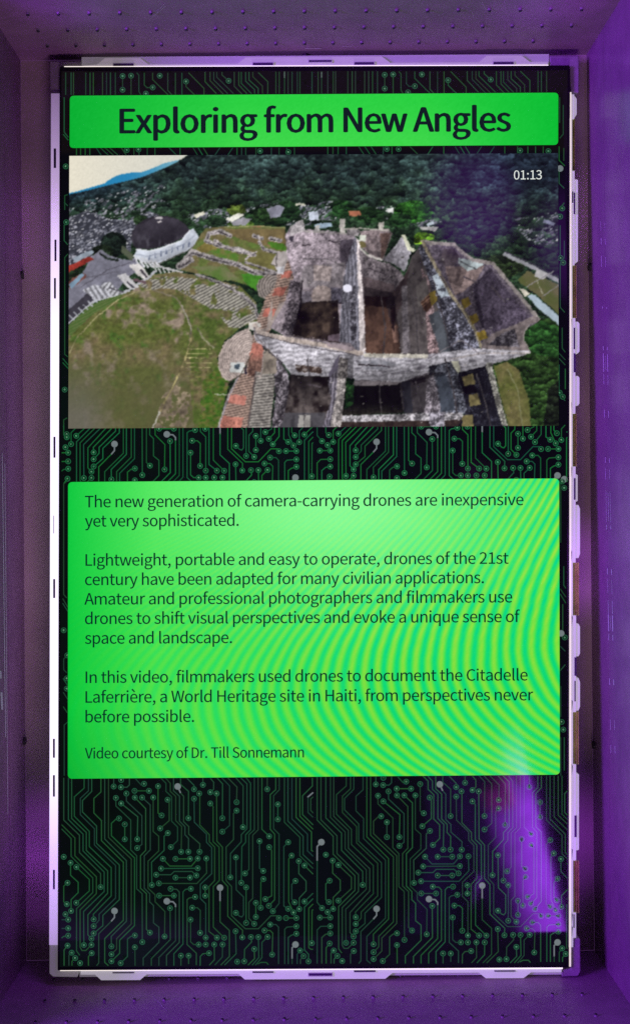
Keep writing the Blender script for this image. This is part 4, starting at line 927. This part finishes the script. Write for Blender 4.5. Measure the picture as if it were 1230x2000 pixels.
# ------------------------------------------------------------------ the display case: a recess with four reveal panels round the screen
YB, YF = 0.032, -0.185; YLOW = 0.105   # the rear opening leans, further back at the foot            # depth of the rear and front edges of the reveal
case = empty('display_case', (0, YB, -0.55), 'grey lacquered display case reveal with studded panels, washed in violet light, framing the lit screen', 'display case')
KB = (D + YB) / F
# rear corners of the reveal: the whole case hangs half a degree off level
C4 = [Vector(P(41, 118.5, YB)), Vector(P(1144.5, 107, YB)), Vector(P(1160, 1856, YLOW)), Vector(P(53, 1876, YLOW))]
def fwd(p, y): return Vector((p[0], y, p[2]))
cen = sum(C4, Vector()) / 4
def outward(p, t):
    d = Vector((1 if p[0] > cen[0] else -1, 0, 1 if p[2] > cen[2] else -1)); return p + d * t
SEAM = 0.092; GAP = 0.0011
def reveal(i, j, name, mat, studs=None, label=None, seam=True, scuffs_reflections=()):
    """one reveal panel between rear corners i and j: inner strip, shadow gap, main sheet, with studs pressed through"""
    m = MB(); a, b = C4[i], C4[j]; t = 0.006
    at = lambda p, d: fwd(p, p[1] - d)
    strips = ([a, b, at(b, SEAM - GAP), at(a, SEAM - GAP)], [at(a, SEAM + GAP), at(b, SEAM + GAP), fwd(b, YF), fwd(a, YF)]) if seam else ([a, b, fwd(b, YF), fwd(a, YF)],)
    for ra in strips:
        m.loft(ra, [outward(p, t) for p in ra], 0)
    if seam:
        g = [at(outward(a, .0012), SEAM - .004), at(outward(b, .0012), SEAM - .004), at(outward(b, .0012), SEAM + .004), at(outward(a, .0012), SEAM + .004)]
        m.poly(g, 1)
    e = (b - a).normalized(); nrm = Vector((-e[2], 0, e[0]))
    if nrm.dot(cen - a) < 0: nrm = -nrm
    for (pos, r, h, lean) in (studs or []):
        n = 12
        ring = lambda rr, hh: [pos + e * rr * math.cos(2 * math.pi * k / n) + Vector((0, 1, 0)) * rr * math.sin(2 * math.pi * k / n) + nrm * hh for k in range(n)]
        m.loft(ring(r, -.0005), ring(r * .92, h * .62), 2, False, False); m.loft(ring(r * .92, h * .62), ring(r * .74, h), 1, False, True)
    for x0, y0, x1, y1, w in scuffs_reflections:                          # scratches in the lacquer, and pale strips painted as reflections of the rails
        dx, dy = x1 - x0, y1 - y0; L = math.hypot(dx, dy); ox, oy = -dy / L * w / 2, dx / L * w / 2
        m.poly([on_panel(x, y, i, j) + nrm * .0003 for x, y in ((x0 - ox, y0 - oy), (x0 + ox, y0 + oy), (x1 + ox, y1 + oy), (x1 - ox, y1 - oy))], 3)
    return m.build(name, [mat, m_stud_end, m_stud, m_scuff_reflection], case, label=label)

def on_panel(px, py, i, j):
    """the point of the reveal panel i-j that shows at px, py"""
    a, b = C4[i], C4[j]; e = b - a; n = Vector((-e[2], 0, e[0])).normalized(); d = Vector(((px - CX) / F, 1, (CY - py) / F)); o = Vector((0, -D, 0))
    return o + d * (n.dot(a - o) / n.dot(d))
top_studs = []; random.seed(11)
for y, x0, st, n0 in ((22, 55, 60.0, 19), (52, 75, 57.8, 19), (82, 93, 55.75, 18)):
    for k in range(n0):
        x = x0 + st * k
        if x < 1150: top_studs.append((on_panel(x, y - .0088 * (x - 600) + (0 if y > 30 else -2), 0, 1), .0021, .0032, 0))
for st_d in ():
    for k in range(19): top_studs.append((Vector((C4[0][0] + .012 + (C4[1][0] - C4[0][0] - .024) * k / 18, st_d, C4[0][2] + (C4[1][2] - C4[0][2]) * k / 18 - .0001)), .0021, .0032, 0))
low_studs = []
for y, x0, st, n0 in ((1916, 106, 56.3, 18), (1957.5, 88.5, 58.2, 19), (1999, 70, 60.7, 19)):
    for k in range(n0):
        x = x0 + st * k
        if x < 1170: low_studs.append((on_panel(x, y - .013 * (x - 90), 3, 2), .0019, .0030, 0))
rail_reflections = []  # pale dashes painted on the side panel as mirror images of the white clips
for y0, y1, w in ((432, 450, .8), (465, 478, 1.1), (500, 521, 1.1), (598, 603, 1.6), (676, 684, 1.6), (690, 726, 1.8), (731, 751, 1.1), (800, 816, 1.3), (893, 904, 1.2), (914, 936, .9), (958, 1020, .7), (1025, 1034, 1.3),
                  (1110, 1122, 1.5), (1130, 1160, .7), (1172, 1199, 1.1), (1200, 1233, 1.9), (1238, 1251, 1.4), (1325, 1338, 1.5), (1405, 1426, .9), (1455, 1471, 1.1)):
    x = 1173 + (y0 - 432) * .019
    rail_reflections += [(x, y0, x + .02 * (y1 - y0), y1, w), (x + 8, y0 + 2, x + 8 + .02 * (y1 - y0), y1, w * .9)]
    if y1 - y0 > 30: rail_reflections.append((x + 4, y0 + 4, x + 4 + .02 * (y1 - y0), y1 - 3, .7))
reveal(0, 1, 'studded_panel', m_paint, top_studs, 'dull grey-violet studded panel above the screen', seam=False, scuffs_reflections=[(294, 36, 325, 10, .7), (303, 27, 322, 6, .6), (940, 3, 948, 18, .7), (922, 22, 924, 34, .7), (983, 2, 987, 6, .8), (596, 94, 628, 94, 1.1), (668, 90, 686, 90, .7)])
reveal(3, 2, 'studded_panel', m_paint, low_studs, 'deep violet studded panel below the screen', seam=False, scuffs_reflections=[(297, 1940, 318, 1966, .6), (302, 1952, 328, 1976, .6), (120, 1962, 122, 1966, 1), (705, 1970, 709, 1972, .9)])
reveal(0, 3, 'side_panel', m_side, None, 'brownish violet side panel with a shadow gap', scuffs_reflections=[(4.5, 885, 11, 1440, 1.5), (9.5, 905, 15.5, 1590, 1.2), (1, 1310, 2, 1325, 3), (3, 1352, 4.5, 1386, 4)])  # the two long pale lines are painted reflections of the lit rail
reveal(1, 2, 'side_panel', m_side, None, 'bright violet side panel with a shadow gap', scuffs_reflections=rail_reflections)
# mitred inner frame stepping back behind the screen, and the smoked panel that closes the recess
IN = 56 * KB
inner = []
for p in C4:
    zi = p[2] + (-IN if p[2] > cen[2] else IN); yi = p[1] + (C4[3][1] - C4[0][1]) * (p[2] - zi) / (C4[0][2] - C4[3][2]) + .0007
    inner.append(Vector((p[0] + (IN if p[0] < cen[0] else -IN), yi, zi)))
for i in range(4):
    j = (i + 1) % 4; m = MB(); a = [fwd(C4[i], C4[i][1] + .0005), fwd(C4[j], C4[j][1] + .0005), inner[j], inner[i]]
    m.loft(a, [p + Vector((0, .004, 0)) for p in a]); m.build('mitred_frame', m_back, case)
m = MB(); a = [p + Vector((0, .0002, 0)) for p in inner]; m.loft(a, [p + Vector((0, .006, 0)) for p in a]); m.build('back_panel', m_back, case)
# flat front face of the case round the opening
fr = [fwd(p, YF) for p in C4]; out = [Vector((p[0] + (.14 if p[0] > cen[0] else -.14), YF, p[2] + (.14 if p[2] > cen[2] else -.14))) for p in fr]
for i in range(4):
    j = (i + 1) % 4; m = MB(); e_ = [p + (q - p).normalized() * .009 for p, q in zip(fr, out)]
    a = [e_[i], e_[j], out[j], out[i]]; m.loft(a, [p + Vector((0, .006, 0)) for p in a]); m.build('front_fascia', m_paint, case)
for x, y, i, j in ((597, 108, 0, 1), (43, 537, 0, 3), (1152, 521, 1, 2), (47, 1447, 0, 3), (1160, 1455, 1, 2)):   # dark fixing holes at the rear edge
    p = on_panel(x, y, i, j); e = (C4[j] - C4[i]).normalized(); nr = Vector((-e[2], 0, e[0]))
    if nr.dot(cen - p) < 0: nr = -nr
    n = 16; m = MB(); rg = lambda h: [p + e * .0045 * math.cos(2 * math.pi * k / n) + Vector((0, 1, 0)) * .0075 * math.sin(2 * math.pi * k / n) + nr * h for k in range(n)]
    m.loft(rg(-.002), rg(.0022)); m.build('fixing_plug', m_stud_end, case)

# ------------------------------------------------------------------ the display
disp = empty('digital_display', (0, 0.02, (CY - 1895) * S), 'upright digital display with white open frame, showing green panels and an aerial ruin video', 'display')
m = MB(); m.slab([(117, 130.5), (1112, 127.5), (1110, 1890), (113, 1895.5)], 0.0, 0.012); bez = m.build('bezel', m_bezel, disp, bevel=.0006)
scr = glow_grid('screen', [(120.5, 139), (1107.5, 137), (1106, 1885.5), (117, 1889)], 90, 160, -.0006, panel_glow, m_screen, disp)
g = circuit(-.0010); g.build('circuit_pattern', m_page, scr, glow=np.array(g.c))
ttl = glow_grid('title_banner', [(137, 187), (1089.5, 181), (1089, 283), (136.5, 289)], 240, 30, -.0014, title_glow, m_page, disp, r=7)
g = Glow(-.0018); write(g, 'Exploring from New Angles', 236, 995, 260, 256, 47, (14, 28, 32), 1.75); g.build('lettering', m_letters, ttl, glow=np.array(g.c))
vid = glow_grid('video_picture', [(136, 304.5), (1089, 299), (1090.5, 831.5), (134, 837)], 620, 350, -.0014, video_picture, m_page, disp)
g = Glow(-.0018); write(g, '01:13', 1003, 1057, 350.5, 350, 17.5, (226, 232, 226)); g.build('timer', m_letters, vid, glow=np.array(g.c))
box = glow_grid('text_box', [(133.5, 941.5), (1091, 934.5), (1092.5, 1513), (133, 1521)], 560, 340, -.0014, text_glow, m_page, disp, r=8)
g = Glow(-.0018); ink = (4, 46, 38)
for t, x0, x1, b0, b1, cap in (
    ('The new generation of camera-carrying drones are inexpensive', 167, 1021, 991, 986.6, 22.5), ('yet very sophisticated.', 167, 466, 1028.7, 1027, 22.5),
    ('Lightweight, portable and easy to operate, drones of the 21st', 168, 992, 1105, 1101, 22.5), ('century have been adapted for many civilian applications.', 167, 944, 1143, 1139, 22.5),
    ('Amateur and professional photographers and filmmakers use', 166, 999, 1181, 1176.6, 22.5), ('drones to shift visual perspectives and evoke a unique sense of', 167, 1014, 1219, 1215, 22.5),
    ('space and landscape.', 167, 453, 1257.5, 1256, 22.5), ('In this video, filmmakers used drones to document the Citadelle', 168, 1029, 1334, 1329, 22.5),
    ('Laferri\u00e8re, a World Heritage site in Haiti, from perspectives never', 168, 1040, 1372.5, 1367.8, 22.5), ('before possible.', 168, 379, 1411, 1410, 22.5),
    ('Video courtesy of Dr. Till Sonnemann', 167, 593, 1481.5, 1479.3, 20.5)):
    write(g, t, x0, x1, b0, b1, cap, ink, .22)
g.build('lettering', m_letters, box, glow=np.array(g.c))

# open white edge rails, corners, clips and ribbons round the glass
def rect(x0, y0, x1, y1, s=0.0): return [(x0, y0), (x1, y0 + s), (x1, y1 + s), (x0, y1)]
def slot(parent, x0, y0, x1, y1, s=0.0, y=.0018, rim=True):
    if rim:
        m = MB(); m.slab(rect(x0 - 1.6, y0 - 1.6, x1 + 1.6, y1 + 1.6, s), y - .0005, y + .0015); r = m.build('slot_rim', m_white, parent)
    m = MB(); m.slab(rect(x0, y0, x1, y1, s), y - .0009, y + .002); m.build('slot', m_slot, parent)
def tilt(pts, sl, x0): return [(x, y + sl * (x - x0)) for x, y in pts]
# top rail: strip, raised tabs, glowing seam
m = MB(); m.slab(tilt([(160, 111.5), (1071, 111.5), (1071, 131), (160, 131)], -.0065, 160), .008, .022)
top = m.build('frame_rail', m_white, disp)
hats = [(190, 205, 274, 290), (465, 480, 745, 762), (935, 950, 1018, 1034)]
lip = [(162, 128)]
for a, b, c, d in hats: lip += [(a, 126), (b, 113.5), (c, 113.5), (d, 126)]
lip += [(1070, 126), (1070, 131.5), (162, 131.5)]
m = MB(); m.slab(tilt(lip, -.0065, 160), .0035, .012); m.build('raised_lip', m_dim, top, bevel=.0005)
for x0, y0, x1, y1 in ((222, 124, 261, 129), (494, 122.5, 533, 127.5), (603, 117.5, 647, 121), (692, 121.5, 730, 126), (963, 121, 1002, 125.5)): slot(top, x0, y0, x1, y1, -.25)
m = MB(); m.slab(tilt([(126, 129.2), (1070, 129.2), (1070, 131.0), (126, 131.0)], -.0030, 126), .0012, .003); m.build('light_seam', m_leak, top)
# bottom rail
m = MB(); m.slab(tilt([(156, 1893), (1098, 1893), (1098, 1908), (156, 1908)], -.0050, 156), .008, .022); low = m.build('frame_rail', m_white, disp)
hats = [(186, 198, 274, 287), (466, 478, 752, 766), (935, 948, 1022, 1036)]
lip = [(158, 1904)]
for a, b, c, d in hats: lip += [(a, 1904), (b, 1915), (c, 1915), (d, 1904)]
lip += [(1096, 1904), (1096, 1893), (158, 1893)]
m = MB(); m.slab(tilt(lip, -.0050, 156), .0035, .012); m.build('raised_lip', m_lit, low, bevel=.0005)
for x0, y0, x1, y1 in ((220, 1899, 262, 1900.5), (493, 1899, 534, 1901), (603, 1902.5, 648, 1907), (691, 1898, 733, 1900.5), (965, 1899.5, 1006, 1901)): slot(low, x0, y0 - .005 * (x0 - 156) + 1, x1, y1 - .005 * (x0 - 156) + 1, -.2, rim=y1 - y0 > 3)
m = MB(); m.slab(tilt([(118, 1893.5), (1098, 1893.5), (1098, 1896.5), (118, 1896.5)], -.0040, 118), .0012, .003); m.build('light_seam', m_leak, low)
# left rail, lit through from behind
m = MB(); m.slab([(100, 182), (118, 182), (114.5, 1846), (96.5, 1846)], .003, .020); left = m.build('frame_rail', m_leak_rail, disp, bevel=.0006, label='glaring white backlit edge rail')
for y0, y1, xl in ((290, 328, 105.5), (468, 510, 107), (543, 583, 106), (853, 894, 105), (1007, 1042, 105), (1131, 1168, 104.5), (1443, 1480, 104), (1514, 1556, 104), (1699, 1737, 104)):
    m = MB(); w = 4.6 if y0 < 340 else 3.8
    if y0 == 1007: w = 1.2
    m.slab(rect(xl, y0, xl + w, y1), .0026, .006); m.build('slot', m_slot, left)
# right rail: thin lit strip, then clips and foil ribbons one after the other
m = MB(); m.slab([(1110.5, 232), (1116.5, 232), (1118.5, 1850), (1109, 1850)], .004, .016); right = m.build('frame_rail', m_lit, disp, label='thin white edge rail with cream light seam')
m = MB(); m.slab([(1112.6, 180), (1115.0, 180), (1114.2, 1888), (1110.8, 1888)], .0025, .0038); m.build('light_seam', m_seam, right)
def clip(y0, y1, x, tabs, slots):
    """moulded clip: a spine and stepped tabs, slots cut in it"""
    m = MB(); m.slab(rect(x, y0, x + 7.5, y1), .0045, .020)
    for t0, t1, w, ch in tabs: m.slab([(x + 4, t0), (x + w - 3, t0), (x + w, t0 + ch), (x + w, t1 - ch), (x + w - 3, t1), (x + 4, t1)], .0065, .018)
    c = m.build('retaining_clip', m_lit, disp, bevel=.0006)
    for s0, s1, a, b in slots:
        m = MB(); m.slab(rect(x + a, s0, x + b, s1), .0036, .008); m.build('slot', m_slot, c)
    for yy in (y0 + 12, y1 - 12):
        m = MB(); m.slab([(x - 1.5, yy - 12), (x + .3, yy - 9), (x - 1.2, yy + 9)], .0035, .007); m.build('notch', m_slot, c)
clip(184, 232, 1113.5, [(188, 228, 12, 5)], [])
clip(333, 518, 1114, [(350, 512, 14, 1.5)], [(374, 396, 2.2, 4.6), (376, 418, 5.6, 8.4)])
clip(621, 808, 1115.5, [(628, 690, 15.5, 4), (734, 792, 15.5, 4)], [(640, 682, 4, 6.8), (690, 727, 4, 7.6)])
clip(911, 1099, 1116, [(926, 980, 11.5, 2), (986, 1090, 16, 8)], [(934, 976, 4, 7.2)])
clip(1202, 1391, 1117, [(1218, 1282, 15, 6), (1324, 1388, 15, 8)], [(1284, 1320, 4, 7.8), (1330, 1370, 4, 6.2)])
clip(1493, 1681, 1117, [(1511, 1661, 13, 1.5)], [(1593, 1635, 4, 8.4)])
clip(1783, 1832, 1117, [], [(1786, 1812, 2.0, 4.0)])
for y0, y1, x0, x1 in ((231, 334, 1114.5, 1122), (518, 621, 1115.5, 1125), (808, 911, 1117, 1125.5), (1099, 1202, 1118, 1130), (1390, 1493, 1118, 1129.5), (1681, 1783, 1118, 1130)):
    m = MB(); n = 8
    f = [(x0 + (x1 - x0) * k / n, .0075 + .0018 * math.sin(k * 2.2)) for k in range(n + 1)]
    fr = [Vector(P(x, y0, y)) for x, y in f]; bk = [Vector(P(x, y1, y)) for x, y in f]
    a = fr + [p + Vector((0, .0012, 0)) for p in reversed(fr)]; b = bk + [p + Vector((0, .0012, 0)) for p in reversed(bk)]
    m.loft(a, b); m.build('foil_ribbon', m_tape, disp)
# corners
def bracket(pts, label=None, mat=None):
    m = MB(); m.slab(pts, .006, .024); return m.build('corner_bracket', mat or m_clear, disp, bevel=.0012, label=label)
bracket([(97.5, 119), (158, 118.5), (158, 131), (117.5, 131), (117.5, 185), (98.5, 185)])
bracket([(1073, 108.5), (1130, 108), (1129.5, 181), (1113, 181), (1111.5, 128), (1073, 128.5)])
bracket([(97, 1842), (114.5, 1842), (114, 1893), (152, 1894), (152, 1909), (104, 1908), (97, 1902)], mat=m_white)
bracket([(1114, 1833), (1132.5, 1833), (1133, 1898), (1128, 1907), (1096, 1908), (1096, 1893), (1114, 1892)])

# ------------------------------------------------------------------ the hall behind the viewer, seen only as reflections
m_hall = material('dark hall wall', (0.20, 0.17, 0.21), 0.8, noise=0.3, scale=3)
m_floor = material('hall carpet', (0.14, 0.12, 0.145), 0.9, noise=0.35, scale=14)
def sheet(name, pts, t, mat):
    m = MB(); a = [Vector(p) for p in pts]; m.loft(a, [p + Vector(t) for p in a]); o = m.build(name, mat); o['kind'] = 'structure'; return o
sheet('wall', [(-3.2, -6, -1.56), (3.2, -6, -1.56), (3.2, -6, 3.2), (-3.2, -6, 3.2)], (0, -.1, 0), m_hall)
sheet('floor', [(-3.2, -6, -1.56), (3.2, -6, -1.56), (3.2, 0.6, -1.56), (-3.2, 0.6, -1.56)], (0, 0, -.1), m_floor)

def make_person():
    """a visitor in mid-stride, turned sideways to the screen: one skinned body, coloured by garment"""
    y = -2.30
    J = [  # joint, radius x, radius y, parent
        ((.44, y - .08, -.58), .125, .115, None),      # 0 pelvis
        ((.455, y - .08, -.36), .135, .115, 0), ((.47, y - .08, -.16), .150, .120, 1), ((.47, y - .08, -.06), .09, .085, 2), ((.485, y - .08, .00), .055, .055, 3),
        ((.50, y - .08, .075), .078, .075, 4), ((.505, y - .08, .15), .082, .080, 5), ((.50, y - .08, .20), .045, .045, 6),
        ((.575, y - .08, .105), .018, .018, 5),        # 8 nose
        ((.47, y + .02, -.64), .118, .112, 0), ((.535, y + .03, -.85), .112, .108, 9), ((.585, y + .03, -1.04), .100, .095, 10), ((.635, y + .03, -1.25), .100, .092, 11), ((.675, y + .03, -1.46), .072, .065, 12), ((.74, y + .03, -1.515), .035, .036, 13), ((.82, y + .03, -1.525), .028, .036, 14),
        ((.43, y - .17, -.64), .112, .108, 0), ((.44, y - .18, -.85), .105, .102, 16), ((.42, y - .18, -1.04), .088, .088, 17), ((.34, y - .18, -1.24), .086, .085, 18), ((.27, y - .18, -1.44), .058, .058, 19), ((.33, y - .18, -1.515), .034, .036, 20), ((.41, y - .18, -1.525), .028, .036, 21),
        ((.46, y + .10, -.12), .062, .060, 2), ((.42, y + .15, -.38), .050, .048, 23), ((.47, y + .16, -.60), .036, .034, 24), ((.50, y + .16, -.68), .034, .022, 25),
        ((.46, y - .26, -.12), .062, .060, 2), ((.48, y - .31, -.38), .050, .048, 27), ((.56, y - .32, -.58), .036, .034, 28), ((.60, y - .32, -.66), .034, .022, 29)]
    for h, w in ((26, y + .16), (30, y - .32)):          # fingers and thumb of each hand
        x0, z0 = J[h][0][0], J[h][0][2]
        for k, (dx, L) in enumerate(((-.024, .060), (-.008, .072), (.008, .068), (.024, .052))):
            n = len(J); J.append(((x0 + dx, w, z0 - .045), .0095, .0095, h)); J.append(((x0 + dx + .006, w, z0 - .045 - L * .55), .0088, .0088, n)); J.append(((x0 + dx + .016, w, z0 - .045 - L), .007, .007, n + 1))
        n = len(J); J.append(((x0 + .045, w, z0 + .005), .011, .011, h)); J.append(((x0 + .062, w, z0 - .035), .009, .009, n))
    me = bpy.data.meshes.new('person'); me.from_pydata([j[0] for j in J], [(i, j[3]) for i, j in enumerate(J) if j[3] is not None], [])
    o = bpy.data.objects.new('person', me); COL.objects.link(o)
    o.modifiers.new('skin', 'SKIN').use_smooth_shade = True
    for d, j in zip(me.skin_vertices[0].data, J): d.radius = (j[1], j[2]); d.use_root = j[3] is None
    sb = o.modifiers.new('smooth', 'SUBSURF'); sb.levels = 2; sb.render_levels = 2
    bpy.context.view_layer.update()
    body = bpy.data.meshes.new_from_object(o.evaluated_get(bpy.context.evaluated_depsgraph_get()))
    o.modifiers.clear(); o.data = body; body.materials.clear()
    denim = material('worn denim', (0.30, 0.30, 0.36), 0.85, noise=0.35, scale=26, bump=0.6); shirt = material('black jacket', (0.02, 0.02, 0.024), 0.8)
    skin = material('skin', (0.42, 0.27, 0.20), 0.55); shoe = material('dark shoe', (0.03, 0.025, 0.025), 0.5)
    for m in (denim, shirt, skin, shoe): body.materials.append(m)
    for p in body.polygons:
        c = p.center; p.use_smooth = True
        hand = abs(c.y - (y + .16)) < .06 and -.78 < c.z < -.585 and c.y > y + .115 or c.y < y - .265 and -.80 < c.z < -.57
        p.material_index = 2 if c.z > -.015 or hand else (1 if c.z > -.60 else (0 if c.z > -1.46 else 3))
    o['label'] = 'person in a black jacket and loose jeans striding past, violet light on the jeans'; o['category'] = 'person'
    m = MB(); hc = Vector((.49, y - .08, .135)); rows = []
    for i in range(7):
        t = math.pi * .5 * i / 6.0; rows.append([hc + Vector((-.012 + .094 * math.cos(t) * math.cos(2 * math.pi * k / 16), .093 * math.cos(t) * math.sin(2 * math.pi * k / 16), .005 + .090 * math.sin(t))) for k in range(16)])
    for r0, r1 in zip(rows[:-1], rows[1:]): m.loft(r0, r1, 0, False, r1 is rows[-1])
    m.build('hair', shirt, o)
make_person()
